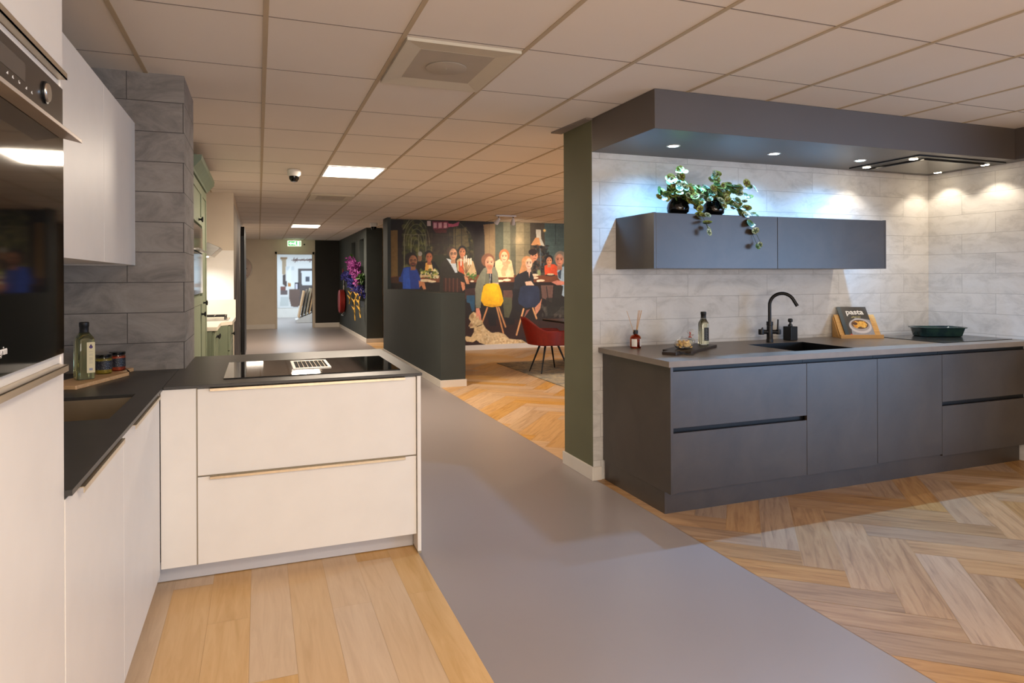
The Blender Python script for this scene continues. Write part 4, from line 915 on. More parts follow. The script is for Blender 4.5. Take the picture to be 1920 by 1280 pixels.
for x0, x1, c in ((975, 1040, (82, 84, 68)), (1040, 1095, (128, 124, 98)), (1095, 1140, (96, 94, 76)), (1140, 1205, (150, 136, 104)), (1205, 1255, (128, 118, 90))): mpoly([(x0, 150), (x1, 150), (x1, 590), (x0, 590)], c)
for q, a in ((130, .12), (100, .16), (70, .25), (44, .3)): mell(1165, 300, q*.8, q, (238, 208, 158), a, 1.0)
for yy in (230, 330, 420, 470): mline([(975, yy), (1250, yy+5)], 3, (88, 84, 66), .5)
mpoly([(1254, 130), (1375, 130), (1375, 640), (1262, 640)], (80, 72, 58)); mpoly([(1370, 130), (1900, 130), (1900, 640), (1375, 640)], (74, 92, 88))
for i, yy in enumerate(range(180, 560, 34)):
    mline([(1375, yy), (1900, yy+14)], 3, (92, 112, 106), .6)
    for xx in range(1390+(i % 2)*30, 1900, 62): mline([(xx, yy), (xx, yy+34)], 2.5, (60, 76, 74), .6)
mline([(1458, 175), (1458, 330)], 5, (44, 54, 52)); mell(1370, 222, 11, 11, (250, 210, 130)); mell(1370, 222, 24, 24, (220, 180, 110), .3, 1)
mpoly([(1300, 214), (1340, 214), (1344, 300), (1306, 300)], (214, 206, 186)); mpoly([(1296, 280), (1340, 280), (1370, 345), (1260, 338)], (214, 152, 98)); mpoly([(1326, 280), (1342, 282), (1370, 345), (1340, 344)], (206, 200, 182))
mspeck(1285, 345, 1400, 560, [(58, 50, 40), (40, 42, 38), (92, 62, 46), (30, 30, 28), (70, 78, 80)], 190, 12, 5, .8); mline([(1335, 370), (1340, 500)], 12, (110, 130, 140), .6)
# table and floor
mpoly([(100, 900), (1900, 930), (1900, 1300), (100, 1300)], (52, 29, 22)); mpoly([(100, 640), (1900, 650), (1900, 960), (100, 900)], (36, 30, 26))
mpoly([(110, 592), (540, 575), (1600, 582), (1900, 590), (1900, 648), (1300, 645), (700, 650), (110, 640)], (120, 68, 40)); mpoly([(110, 636), (1900, 636), (1900, 672), (110, 668)], (38, 26, 20)); mpoly([(122, 600), (210, 585), (230, 640), (122, 650)], (72, 46, 28)); mpoly([(122, 640), (225, 645), (235, 690), (122, 690)], (34, 26, 18))
mpoly([(735, 690), (820, 680), (820, 760), (735, 770)], (66, 44, 40)); mpoly([(1040, 700), (1120, 700), (1110, 780), (1040, 760)], (96, 66, 56)); mpoly([(1340, 660), (1440, 660), (1430, 800), (1350, 760)], (112, 84, 74)); mpoly([(1350, 830), (1580, 820), (1580, 900), (1380, 900)], (62, 60, 52))
mspeck(1340, 820, 1580, 920, [(74, 72, 64), (44, 44, 40), (92, 88, 80)], 60, 14, 8, .5)
SK = (214, 152, 114)
def head(x, y, rx, ry, skin, hair, hx=0, hy=-.35, hrx=1.2, hry=.95, beard=None, long_=None, tilt=0, specs=False):
    if long_: mpoly(long_, hair)
    mell(x+hx*rx, y+hy*ry, rx*hrx, ry*hry, hair, 1, .12)
    mpoly([(x-rx*.45, y+ry*.5), (x+rx*.45, y+ry*.5), (x+rx*.5, y+ry*1.35), (x-rx*.5, y+ry*1.35)], tuple(c*.86 for c in skin))
    mell(x, y, rx*.86, ry*.9, skin, 1, .12); mell(x+rx*.18, y+ry*.1, rx*.5, ry*.6, tuple(min(255, c*1.1) for c in skin), .6, .6)
    if beard: mell(x, y+ry*.5, rx*.72, ry*.42, beard, .75, .4); 
    mell(x-rx*.5, y+ry*.1, rx*.42, ry*.75, tuple(c*.72 for c in skin), .5, .9); mell(x+hx*rx*1.2, y+(hy-.25)*ry, rx*hrx*.6, ry*.32, tuple(min(255, c*1.35+12) for c in hair), .4, 1)
    for s in (-.34, .36): mell(x+s*rx, y-ry*.08, rx*.17, ry*.08, (44, 30, 26), .9, .3); mline([(x+s*rx-rx*.2, y-ry*.24), (x+s*rx+rx*.2, y-ry*.25)], rx*.09+1.5, (84, 58, 44), .7)
    mline([(x+rx*.04, y-ry*.05), (x+rx*.08, y+ry*.2), (x-rx*.04, y+ry*.22)], 2.5, tuple(c*.75 for c in skin), .8); mline([(x-rx*.28, y+ry*.45), (x, y+ry*.5), (x+rx*.3, y+ry*.43)], 4, (166, 74, 66), .9)
    if specs:
        for s in (-.34, .36): cv.line([mp(x+s*rx+rx*.26*math.cos(q), y-ry*.08+ry*.17*math.sin(q)) for q in np.linspace(0, 2*PI, 14)], 3*SC, (40, 30, 26), .8)
# far side people, then near side
mell(372, 440, 18, 32, (130, 96, 70)); mell(374, 408, 18, 20, (150, 146, 136)); mpoly([(345, 470), (400, 470), (400, 540), (345, 540)], (34, 30, 26))
mpoly([(352, 486), (420, 470), (490, 470), (535, 545), (535, 590), (352, 590)], (24, 22, 20)); mpoly([(418, 480), (462, 474), (482, 545), (412, 548)], (206, 150, 66)); mpoly([(445, 500), (470, 495), (480, 545), (440, 545)], (226, 190, 130))
head(447, 436, 31, 44, (168, 100, 66), (26, 22, 20), -.1, -.5, 1.1, .8)
mspeck(380, 535, 520, 600, [(150, 150, 60), (70, 84, 40), (206, 196, 120), (90, 100, 46), (216, 206, 170)], 90, 10, 9, .9); mell(410, 622, 60, 12, (222, 200, 160)); mell(470, 630, 34, 9, (226, 206, 170)); mell(420, 585, 50, 8, (190, 160, 120)); mell(505, 585, 26, 7, (200, 180, 140))
mpoly([(668, 460), (690, 445), (770, 445), (800, 470), (826, 560), (822, 590), (672, 590)], (204, 174, 128)); mpoly([(682, 470), (716, 465), (730, 580), (686, 580)], (212, 96, 54))
head(712, 397, 32, 44, (206, 134, 92), (30, 24, 22), 0, -.35, 1.12, .95)
mpoly([(975, 470), (1010, 450), (1070, 448), (1105, 462), (1126, 570), (1124, 596), (1000, 596), (972, 540)], (236, 200, 150))
head(1048, 432, 34, 48, (238, 184, 142), (190, 112, 68), 0, -.2, 1.3, 1.15); mpoly([(1020, 540), (1060, 470), (1085, 478), (1060, 585), (1030, 585)], (232, 168, 124)); mell(1076, 478, 22, 14, (226, 158, 116))
mell(1286, 425, 32, 42, (206, 140, 104)); mell(1276, 395, 36, 26, (46, 36, 30)); mpoly([(1265, 430), (1290, 470), (1240, 520)], (206, 140, 104))
mell(1276, 422, 5, 4, (50, 34, 30)); mell(1300, 424, 5, 4, (50, 34, 30)); mline([(1280, 448), (1302, 446)], 4, (150, 70, 60)); mpoly([(1145, 590), (1190, 520), (1215, 530), (1165, 590)], (216, 130, 60), .8)
mpoly([(1368, 505), (1395, 492), (1450, 492), (1475, 510), (1478, 580), (1372, 580)], (220, 82, 42)); head(1407, 466, 28, 38, (212, 144, 104), (30, 26, 26), -.05, -.35, 1.2, 1)
for xx in (1320, 1330): mell(xx, 560, 11, 26, (176, 190, 130), .6)
for x0, y0 in ((1010, 625), (1070, 618), (1340, 622), (1290, 600), (1290, 578)): mell(x0, y0, 34, 10, (240, 214, 180))
mell(1076, 560, 22, 30, (230, 210, 170), .45); mline([(1076, 585), (1076, 620)], 4, (220, 200, 170), .7); mell(1320, 625, 16, 10, (240, 230, 200)); mell(1415, 580, 44, 9, (60, 46, 40)); mell(1418, 572, 30, 8, (220, 190, 150))
# candelabra
for xx, yt in ((702, 452), (728, 432), (744, 424), (762, 448), (781, 446)): mline([(xx, yt), (xx, yt+50)], 11, (244, 226, 206)); mline([(xx, yt+50), (742, 566)], 4, (120, 84, 58))
mline([(742, 480), (744, 590)], 6, (120, 84, 58)); mspeck(755, 560, 820, 610, [(70, 110, 50), (96, 130, 60)], 34, 7, 12, .9); mell(790, 628, 16, 8, (230, 210, 180))
# man in blue
mpoly([(240, 522), (270, 512), (330, 512), (355, 545), (378, 610), (372, 690), (240, 692), (232, 640), (215, 600)], (38, 62, 142)); mpoly([(240, 525), (285, 520), (300, 690), (236, 690)], (48, 84, 176)); mpoly([(203, 595), (232, 590), (240, 640), (205, 630)], (44, 66, 130)); mpoly([(362, 622), (410, 640), (422, 690), (400, 694), (385, 660), (368, 680)], (196, 130, 88))
head(318, 466, 40, 55, (166, 110, 76), (34, 28, 24), -.35, -.3, 1.35, 1, beard=(40, 30, 26), specs=True)
# man in dark jacket on a slatted chair
mpoly([(532, 520), (548, 480), (585, 446), (650, 470), (676, 545), (730, 575), (745, 610), (735, 640), (690, 650), (690, 710), (530, 712)], (50, 45, 36)); mpoly([(584, 444), (612, 452), (660, 480), (674, 560), (655, 560), (618, 492)], (206, 216, 222))
mpoly([(560, 600), (700, 610), (700, 712), (560, 712)], (62, 40, 32)); 
for xx in (580, 610, 640, 672): mline([(xx, 606), (xx, 712)], 9, (104, 66, 50), .8)
mpoly([(725, 580), (755, 600), (770, 650), (745, 650), (735, 620)], (214, 150, 112)); mpoly([(700, 630), (730, 640), (735, 690), (715, 706), (705, 670)], (206, 136, 100)); head(640, 412, 38, 54, (216, 160, 122), (70, 54, 42), -.35, -.35, 1.1, .85, specs=True)
# man in grey blazer, arm down to the dog
mpoly([(745, 742), (812, 740), (812, 860), (790, 870), (770, 800), (748, 800)], (44, 82, 112)); mpoly([(1035, 755), (1110, 760), (1108, 850), (1085, 920), (1048, 915), (1040, 830)], (84, 84, 62)); mpoly([(905, 880), (975, 890), (985, 985), (930, 985)], (28, 24, 24)); mpoly([(1060, 930), (1130, 930), (1130, 975), (1065, 975)], (30, 26, 26))
mpoly([(858, 560), (885, 522), (920, 510), (975, 512), (995, 560), (1005, 650), (884, 655), (872, 700), (858, 842), (818, 840), (814, 690), (828, 620)], (122, 122, 102)); mpoly([(905, 540), (930, 560), (925, 650), (890, 650)], (104, 104, 86)); mpoly([(925, 560), (950, 560), (952, 645), (930, 645)], (32, 32, 36)); mpoly([(935, 560), (942, 560), (936, 645), (930, 645)], (190, 190, 190), .8)
head(930, 482, 43, 62, (224, 158, 122), (122, 78, 52), -.3, -.35, 1.3, .95, beard=(150, 96, 66)); mpoly([(950, 640), (1000, 642), (1004, 662), (955, 660)], (226, 164, 130))
# woman in navy
mpoly([(1192, 530), (1235, 515), (1262, 545), (1284, 600), (1282, 665), (1200, 668), (1185, 760), (1120, 720), (1130, 600)], (40, 40, 44)); mpoly([(1236, 530), (1256, 540), (1248, 600)], (226, 176, 146)); mpoly([(1110, 690), (1190, 690), (1185, 880), (1130, 860)], (30, 28, 30))
head(1245, 486, 34, 50, (240, 194, 164), (206, 146, 96), -.45, -.15, 1.35, 1.15, long_=[(1185, 500), (1215, 430), (1230, 540), (1165, 570)]); mpoly([(1213, 632), (1262, 625), (1288, 660), (1222, 662)], (240, 196, 166)); mpoly([(1290, 830), (1330, 800), (1350, 760), (1335, 850), (1300, 900)], (206, 142, 112)); mpoly([(1225, 860), (1255, 850), (1200, 930)], (150, 96, 80))
# grey haired man
mpoly([(1470, 545), (1500, 515), (1570, 500), (1660, 520), (1680, 780), (1575, 780), (1500, 735), (1508, 640), (1478, 600)], (160, 184, 200)); mpoly([(1475, 560), (1505, 530), (1500, 610), (1482, 600)], (60, 76, 92)); mpoly([(1425, 635), (1470, 620), (1530, 630), (1545, 655), (1470, 660)], (216, 138, 116)); mpoly([(1445, 660), (1520, 665), (1500, 780), (1580, 830), (1445, 830)], (42, 42, 36)); mpoly([(1380, 760), (1560, 760), (1480, 860), (1400, 930)], (38, 38, 32), .8)
head(1490, 458, 40, 58, (206, 142, 112), (134, 122, 106), .2, -.3, 1.35, 1)
# people and background continuing past the green wall's line of sight
mpoly([(1640, 560), (1700, 520), (1800, 520), (1840, 640), (1640, 640)], (70, 60, 76)); head(1740, 470, 38, 54, (200, 140, 106), (60, 42, 32))
# chairs
for a, b_ in (((912, 840), (868, 965)), ((988, 838), (1040, 1042)), ((1003, 838), (1058, 992))): mline([a, b_], 13, (206, 146, 94))
mpoly([(882, 665), (905, 648), (960, 642), (1005, 655), (1022, 700), (1042, 785), (1022, 825), (950, 836), (885, 822), (860, 782), (870, 715)], (240, 180, 14)); mpoly([(985, 660), (1010, 665), (1036, 780), (1005, 820), (1010, 740)], (222, 158, 8), .7); mpoly([(890, 812), (1022, 815), (960, 836)], (200, 138, 10), .6)
for a, b_ in (((1202, 850), (1146, 1056)), ((1276, 842), (1306, 925))): mline([a, b_], 14, (214, 160, 108))
mpoly([(1175, 678), (1200, 664), (1315, 664), (1332, 700), (1332, 795), (1296, 835), (1220, 842), (1165, 808), (1158, 775)], (40, 50, 74)); mell(1250, 760, 40, 60, (54, 66, 92), .5, .9)
mline([(1385, 670), (1400, 790)], 6, (30, 30, 30)); mline([(1570, 640), (1575, 780)], 6, (40, 44, 48))
# dog
mpoly([(770, 900), (800, 872), (836, 886), (862, 920), (876, 965), (900, 1005), (945, 1040), (1000, 1034), (1050, 1050), (1085, 1086), (1130, 1092), (1190, 1096), (1228, 1122), (1210, 1138), (1150, 1132), (1090, 1132), (1010, 1146), (920, 1142), (850, 1120), (825, 1098), (798, 1116), (745, 1110), (728, 1078), (745, 1066), (782, 1074), (806, 1030), (806, 1000), (775, 1004), (762, 985), (780, 950), (764, 925)], (214, 188, 142))
mspeck(735, 1060, 1220, 1145, [(206, 180, 132), (170, 138, 92), (186, 156, 108), (150, 120, 78)], 0, 1, 1)
rg = random.Random(12)
outl = [mp(*q) for q in [(800, 880), (862, 930), (880, 990), (945, 1045), (1050, 1058), (1085, 1096), (1200, 1104), (1200, 1132), (1010, 1140), (860, 1116), (812, 1060), (790, 960)]]
def inside(p, poly):
    c = False
    for i in range(len(poly)):
        (xa, ya), (xb, yb) = poly[i], poly[(i+1) % len(poly)]
        if (ya > p[1]) != (yb > p[1]) and p[0] < (xb-xa)*(p[1]-ya)/(yb-ya)+xa: c = not c
    return c
k = 0
while k < 330:
    p = mp(rg.uniform(765, 1215), rg.uniform(880, 1142))
    if inside(p, outl): cv.ell_fast(p[0], p[1], rg.uniform(.012, .026), rg.uniform(.012, .026), rg.choice([(236, 214, 170), (200, 170, 122), (220, 194, 148), (182, 150, 104), (242, 222, 182)]), .5); k += 1
mell(790, 905, 20, 26, (160, 124, 80), .8, .5); mell(782, 978, 20, 16, (150, 108, 80), .8, .5); mell(768, 994, 6, 5, (60, 40, 34)); mline([(830, 990), (872, 975)], 5, (70, 56, 40)); mpoly([(822, 842), (848, 842), (862, 900), (864, 940), (846, 935), (838, 900), (826, 930), (822, 890)], (226, 150, 124))
cv.noise(.34); cv.blur(1); cv.C = np.clip(cv.C*1.08, 0, 255)
mu = cv.mesh('wall_mural_picture', (MX0, MY, MZ0), (1, 0, 0), (0, 0, 1), M['print'])
tag(mu, 'large photo mural of people dining at a table with a curly dog', 'mural')
mb = mu.data

# ================================================================== DINING: table, chair, rug
b = MB(); b.box(3.715, 6.4, 7.3, 10.52, .0016, .009)
rm = Mt('faded_rug', .95, (176, 160, 130)); v = rm.coord(); f1 = rm.noise(v, 3.2, 6, .65, 1.5); f2 = rm.noise(v, 26, 4, .7)
c = rm.ramp(f1, [(.38, (188, 172, 142)), (.5, (168, 156, 134)), (.6, (132, 130, 122))]); c = rm.mix(rm.ramp(f2, [(.52, (0, 0, 0)), (.6, (190, 190, 190))]), c, (112, 108, 98)); rm.col(c); rm.bump(f2, .3, .004)
tag(b.build('area_rug', rm.m, origin=(5, 8.9, 0)), 'faded cream and grey patterned rug under the red chair', 'rug')
t = thing('dining_table', 'dark dining table behind the red chair', 'dining table', (5.36, 9.2, .009))
b = MB(); b.prism([(4.30, 8.7), (6.4, 8.7), (6.4, 9.86), (4.26, 9.86)], .735, .765); b.build('tabletop', M['table_top'], t, bevel=.004)
for x in (4.75, 5.95):
    for y0, y1 in ((8.8, 9.25), (9.76, 9.31)): 
        b = MB(); b.tube([(x, y0, .0095), (x, y1, .735)], .028, 4); b.build('leg', M['black_metal'], t)
# red shell chair facing +x (the table)
t = thing('shell_chair', 'red bucket armchair on four slim black legs on the rug', 'chair', (4.12, 9.30, .009), math.radians(-6))
NU, NV = 30, 22
def shell(u, v):      # u: -1..1 around (left arm to right arm), v: 0 (seat front centre line) .. 1 (rim)
    a = u*math.radians(158)                         # angle from the back
    q_ = min(1, max(0, (abs(u)-.10)/.38)); top = .835-.205*(q_*q_*(3-2*q_)); e2 = min(1, max(0, (abs(u)-.86)/.14)); top = top-(top-.45)*e2**2.2
    rx = .285+.03*v; ry = .30+.02*v
    s = min(1, v/.45); r = s**.75; h = .425+.0*v
    if v > .45: h = .425+(top-.425)*((v-.45)/.55)**1.15
    lean = .10*max(0, (h-.43)/.42)*max(0, math.cos(a))
    return (-math.cos(a)*rx*r-lean-.02, math.sin(a)*ry*r, h-.012*math.sin(min(1, s)*PI))
b = MB(); vs_ = []
for j in range(NV+1):
    for i in range(NU+1): vs_.append(shell(-1+2*i/NU, j/NV))
b.add(vs_, [(j*(NU+1)+i, j*(NU+1)+i+1, (j+1)*(NU+1)+i+1, (j+1)*(NU+1)+i) for j in range(NV) for i in range(NU)])
# seat front lip closing the shell
o = b.build('seat_shell', M['chair_red'], t, local=True, smooth=True)
md = o.modifiers.new('solid', 'SOLIDIFY'); md.thickness = .016; md.offset = 0
b = MB(); b.prism([(-.16, -.26), (.30, -.26), (.335, -.2), (.335, .2), (.30, .26), (-.16, .26), (-.22, .15), (-.22, -.15)], .405, .44); b.build('seat_base', M['chair_red'], t, local=True, bevel=.012)
for (fx, fy) in ((.29, -.12), (.21, .34), (-.20, -.27), (-.29, .05)):
    b = MB(); b.tube([(fx*.45, fy*.45, .40), (fx, fy, .0008)], [.017, .009], 10); b.build('leg', M['black_metal'], t, local=True, smooth=True)

# ================================================================== WALKWAY END
t = thing('exit_sign', 'lit green emergency exit sign hanging from the ceiling before the doorway', 'exit sign', (.955, 19.9, 2.35))
b = MB(); b.box(.77, 1.14, 19.88, 19.93, 2.345, 2.505); b.build('sign_box', emit('sign_rim', (.75, 1, .6), 1.6), t, bevel=.008)
b = MB(); b.box(.92, .99, 19.89, 19.92, 2.505, CEIL-.001); b.build('mount', M['white_plastic'], t)
GRN = emit('sign_green', (.02, .62, .16), 1.0); WHT = emit('sign_white', (.9, 1, .9), 2.2)
b = MB(); b.box(.79, 1.12, 19.876, 19.8795, 2.36, 2.49); fc = b.build('sign_face', GRN, t)
b = MB(); Y_ = 19.8745
def pg(pts): b.add([(.79+x*.33, Y_, 2.36+z*.13) for x, z in pts], [tuple(range(len(pts)))])
pg([(.06, .5), (.22, .82), (.22, .62), (.42, .62), (.42, .38), (.22, .38), (.22, .18)]); pg([(.9, .08), (.74, .08), (.74, .92), (.9, .92)]); pg([(.56, .74), (.62, .8), (.6, .92), (.53, .88)]); pg([(.5, .7), (.62, .68), (.6, .42), (.52, .42)]); pg([(.52, .46), (.6, .46), (.68, .12), (.62, .1)]); pg([(.52, .46), (.57, .44), (.46, .2), (.42, .26)]); pg([(.5, .68), (.54, .66), (.46, .46), (.43, .52)])
b.build('running_figure_arrow', WHT, fc)
t = thing('wall_sensor', 'tiny dark sensor on the far wall right of the exit sign', 'sensor', (1.25, 20.29, 2.42)); b = MB(); b.lathe([(.022, 20.298), (.022, 20.285), (0, 20.28)], (1.25, 0, 2.42), 14, axis='y'); b.build('housing', M['black_plastic'], t)
# fire hose reel
t = thing('fire_hose_reel', 'red fire hose reel on the dark niche wall near the far corner', 'fire hose reel', (2.13, 18.9, .8))
b = MB(); b.lathe([(.0, -.075), (.29, -.075), (.31, -.06), (.31, .06), (.29, .075), (0, .075)], (2.14, 18.9, .8), 40, axis='x'); b.build('reel', M['red_plastic'], t, smooth=True)
b = MB()
for q in (-.045, -.015, .015, .045): b.tube([(2.14+q, 18.9+.315*math.cos(a), .8+.315*math.sin(a)) for a in np.linspace(0, 2*PI, 33)], .014, 6)
b.build('hose', flat('hose_red', (140, 30, 20), .6), t, smooth=True)
b = MB(); b.tube([(2.2, 18.75, .52), (2.12, 18.72, .43), (2.16, 18.6, .42)], .015, 8); b.build('nozzle', M['steel'], t)
b = MB(); b.tube([(2.2, 18.9, 1.1), (2.21, 18.9, 1.25), (2.2, 18.8, 1.38)], .02, 8); b.tube([(2.2, 18.75, 1.2), (2.2, 19.0, 1.2)], .012, 6); b.build('valve', M['steel'], t)
t = thing('fire_hose_sign', 'small round red sign above the fire hose reel', 'sign', (2.23, 19.3, 1.62)); b = MB(); b.lathe([(0, 2.22), (.09, 2.22), (.09, 2.234), (0, 2.234)], (0, 19.3, 1.62), 24, axis='x'); b.build('disc', M['red_plastic'], t)
# artificial flowers in the niches
t = thing('flower_arrangement', 'hanging arrangement of pink, blue and yellow artificial flowers in the wall niches', 'flowers', (2.3, 16.1, 1.0))
rg = random.Random(8)
VIO = flat('orchid_pink', (140, 62, 128), .6, vary=.2, scale=30); BLU = flat('delphinium_blue', (52, 50, 118), .6, vary=.25, scale=30); YEL = flat('heliconia_yellow', (214, 168, 70), .5, vary=.2, scale=30); LEAF = flat('arrangement_green', (60, 92, 40), .6)
def petals(b, path, r, n, s):
    for i in range(n):
        f_ = rg.random(); k = f_*(len(path)-1); j = min(int(k), len(path)-2); p = Vector(path[j]).lerp(Vector(path[j+1]), k-j)+Vector([rg.uniform(-r, r) for _ in range(3)])*(1.1-f_*.6)
        d = Vector((rg.uniform(-1, .3), rg.uniform(-1, 1), rg.uniform(-1, 1))).normalized(); e_ = d.orthogonal().normalized(); q = s*rg.uniform(.6, 1.3)
        b.add([p, p+d*q*.5+e_*q*.35, p+d*q, p+d*q*.5-e_*q*.35], [(0, 1, 2, 3)]); g_ = d.cross(e_); b.add([p, p+d*q*.5+g_*q*.35, p+d*q, p+d*q*.5-g_*q*.35], [(0, 1, 2, 3)])
b = MB(); petals(b, [(2.24, 15.6, 1.3), (2.14, 16.0, 1.6), (2.1, 16.6, 1.88)], .13, 260, .09); petals(b, [(2.2, 15.4, 1.3), (2.12, 15.6, 1.6), (2.1, 15.9, 1.8)], .10, 140, .09); fl = b.build('pink_blossoms', VIO, t); fl['kind'] = 'stuff'
b = MB(); petals(b, [(2.24, 15.9, 1.2), (2.12, 16.5, 1.42), (2.1, 17.5, 1.5)], .14, 280, .10); petals(b, [(2.24, 15.2, 1.1), (2.14, 15.45, 1.25)], .1, 100, .09); fl = b.build('blue_blossoms', BLU, t); fl['kind'] = 'stuff'
b = MB()
for path in ([(2.2, 16.3, 1.3), (2.1, 16.6, 1.05), (2.1, 16.9, .8)], [(2.2, 15.7, 1.25), (2.08, 15.8, .9), (2.1, 15.85, .45)], [(2.2, 15.3, 1.2), (2.1, 15.25, .9), (2.12, 15.1, .55)]):
    b.tube(path, .014, 5)
    for i in range(9):
        f_ = i/9*1.9; j = int(f_); p = Vector(path[j]).lerp(Vector(path[min(j+1, 2)]), f_-j); s = 1 if i % 2 else -1; d = Vector((-.3, s*.9, .55)).normalized(); e_ = Vector((0, -d.z, d.y)).normalized()*.035
        b.add([p-e_, p+d*.11-e_*.7, p+d*.2, p+d*.11+e_*.7, p+e_, p+Vector((-.02, 0, 0))], [(0, 1, 2, 3, 4)])
b.build('yellow_bracts', YEL, t)
b = MB(); petals(b, [(2.24, 16.7, 1.92), (2.15, 17.0, 2.0)], .04, 6, .12); petals(b, [(2.24, 15.4, 1.4), (2.2, 15.2, 1.45)], .1, 30, .14); b.build('leaves', LEAF, t)
b = MB(); b.box(2.25, 2.39, 15.4, 16.0, .767, .9); b.build('holder', M['black_plastic'], t)
spot('flower_fill', (1.9, 15.2, 2.5), (2.15, 16.0, 1.1), 16, (1, .84, .62), 60, .8, .03)  # added fill on the flowers, without a fixture

# far room: abstract wall picture and a rack of sample boards
cv = Canvas(4.6, 2.2, .02, (226, 228, 228))
def D(px, py): p = at(px, py, y=25.9); return (p.x+.6, p.z-.35)
def dpoly(pts, col): cv.poly([D(520+x/7.11, 440+y/7.11) for x, y in pts], col)
dpoly([(40, 300), (130, 300), (130, 330), (40, 330)], (150, 120, 90)); dpoly([(60, 330), (120, 330), (110, 520), (70, 540)], (176, 156, 130)); dpoly([(75, 540), (115, 520), (115, 620), (170, 620), (180, 680), (110, 690), (70, 650)], (84, 72, 70))
dpoly([(40, 690), (110, 690), (110, 740), (40, 740)], (130, 88, 80)); dpoly([(40, 740), (135, 740), (135, 800), (40, 800)], (110, 98, 98)); dpoly([(120, 420), (225, 420), (225, 470), (120, 470)], (206, 212, 216)); dpoly([(185, 400), (190, 620), (225, 640), (225, 700), (130, 700), (130, 500)], (232, 236, 238))
dpoly([(280, 450), (700, 450), (700, 950), (280, 950)], (92, 84, 84)); dpoly([(320, 480), (700, 480), (700, 670), (330, 670)], (220, 226, 232)); dpoly([(375, 555), (430, 555), (430, 620), (375, 620)], (84, 88, 100)); dpoly([(232, 635), (285, 635), (285, 820), (232, 820)], (40, 38, 46)); dpoly([(242, 655), (272, 655), (272, 815), (242, 815)], (214, 212, 226))
dpoly([(160, 725), (300, 725), (300, 900), (280, 960), (190, 960), (160, 850)], (112, 92, 84)); dpoly([(40, 830), (150, 830), (150, 950), (40, 950)], (200, 206, 206)); dpoly([(145, 640), (185, 650), (185, 690), (145, 690)], (190, 130, 70))
rg = random.Random(2)
dpoly([(180, 332), (430, 325), (700, 330), (700, 342), (430, 345), (190, 340)], (104, 78, 74))
for i in range(150): x = rg.uniform(190, 700); dpoly([(x, 335), (x+6, 335), (x+rg.uniform(10, 50), 335+rg.uniform(-45, 45)), (x+rg.uniform(0, 20), 340)], (104, 78, 74))
cv.blur(1); aw = cv.mesh('wall_artwork', (-.6, 25.99, .35), (1, 0, 0), (0, 0, 1), M['print']); tag(aw, 'large abstract wall picture of dark blocks in the bright room beyond the doorway', 'wall picture')
t = thing('sample_rack', 'low white display rack with tilted wooden sample boards beyond the doorway', 'display rack', (1.75, 22.9, 0))
b = MB(); b.prism([(1.15, .0), (2.7, .0), (2.7, .62), (2.4, .62), (1.12, .10)], 22.6, 23.3, axis='y'); b.build('base', M['white_plastic'], t, bevel=.01)
for i in range(7):
    x = 1.22+.105*i; z = .15+.042*i; tl_ = math.radians(11); ax_ = Matrix.Rotation(tl_, 3, 'Y'); cc = Vector((x, 22.95, z))+ax_@Vector((0, 0, .46)); b = MB(); b.obox(cc, ax_, .02, .36, .44); b.build('sample_board', [M['board_wood'], flat('sample_grey', (120, 108, 92), .6), flat('sample_cream', (176, 158, 128), .6)][i % 3], t)

# ================================================================== SAGE GREEN KITCHEN (behind the pillar)
GX = -.5
t = thing('tall_green_cabinet', 'tall sage green cabinet with a built-in oven and cornice behind the pillar', 'kitchen cabinet', (-.76, 6.7, 0))
b = MB(); b.box(-1.018, GX-.022, 6.0, 7.6, 0, 2.32); b.build('body', M['sage'], t)
b = MB(); b.prism([(-1.018, 2.32), (GX+.005, 2.32), (GX+.012, 2.335), (GX+.07, 2.40), (GX+.075, 2.44), (-1.018, 2.44)], 5.96, 7.64, axis='y'); b.build('cornice', M['sage_dark'], t)
def shaker(y0, y1, z0, z1, parent, knob, x=GX):
    b = MB(); r = .075; b.box(x-.022, x-.008, y0+r, y1-r, z0+r, z1-r)
    b.box(x-.022, x, y0, y0+r, z0, z1); b.box(x-.022, x, y1-r, y1, z0, z1); b.box(x-.022, x, y0+r, y1-r, z0, z0+r); b.box(x-.022, x, y0+r, y1-r, z1-r, z1)
    d = b.build('door', M['sage'], parent, bevel=.002)
    b = MB(); b.lathe([(.012, x), (.008, x+.012), (.009, x+.02), (.024, x+.028), (.024, x+.038), (0, x+.042)], (0, knob[0], knob[1]), 18, axis='x'); b.build('knob', M['black_metal'], d, smooth=True); return d
shaker(6.02, 6.98, 1.93, 2.3, t, (6.6, 1.965)); shaker(6.99, 7.58, 1.26, 2.3, t, (7.1, 1.21)) if False else None
shaker(7.0, 7.58, .1, 2.3, t, (7.1, 1.2)); shaker(6.02, 6.98, .1, 1.27, t, (6.9, 1.1))
t = thing('built_in_oven', 'black glass double oven in the sage green cabinet', 'oven', (-.7, 6.5, 1.29))
b = MB(); b.box(-.95, GX-.002, 6.04, 6.95, 1.3, 1.9); b.build('housing', M['black_plastic'], t)
b = MB(); b.box(GX-.002, GX+.006, 6.03, 6.96, 1.30, 1.66); b.build('lower_door', M['black_gloss'], t)
b = MB(); b.box(GX-.002, GX+.006, 6.03, 6.96, 1.67, 1.9); b.build('upper_door', M['black_gloss'], t)
b = MB(); b.box(GX+.03, GX+.045, 6.05, 6.94, 1.675, 1.687); b.box(GX+.006, GX+.03, 6.1, 6.13, 1.675, 1.687); b.box(GX+.006, GX+.03, 6.86, 6.89, 1.675, 1.687); b.build('handle', M['steel'], t)
t = thing('green_base_cabinet', 'sage green base cabinet front with dark knobs under the pale stone top', 'kitchen cabinet', (-.8, 8.2, 0), 0, 'sage green base cabinets')
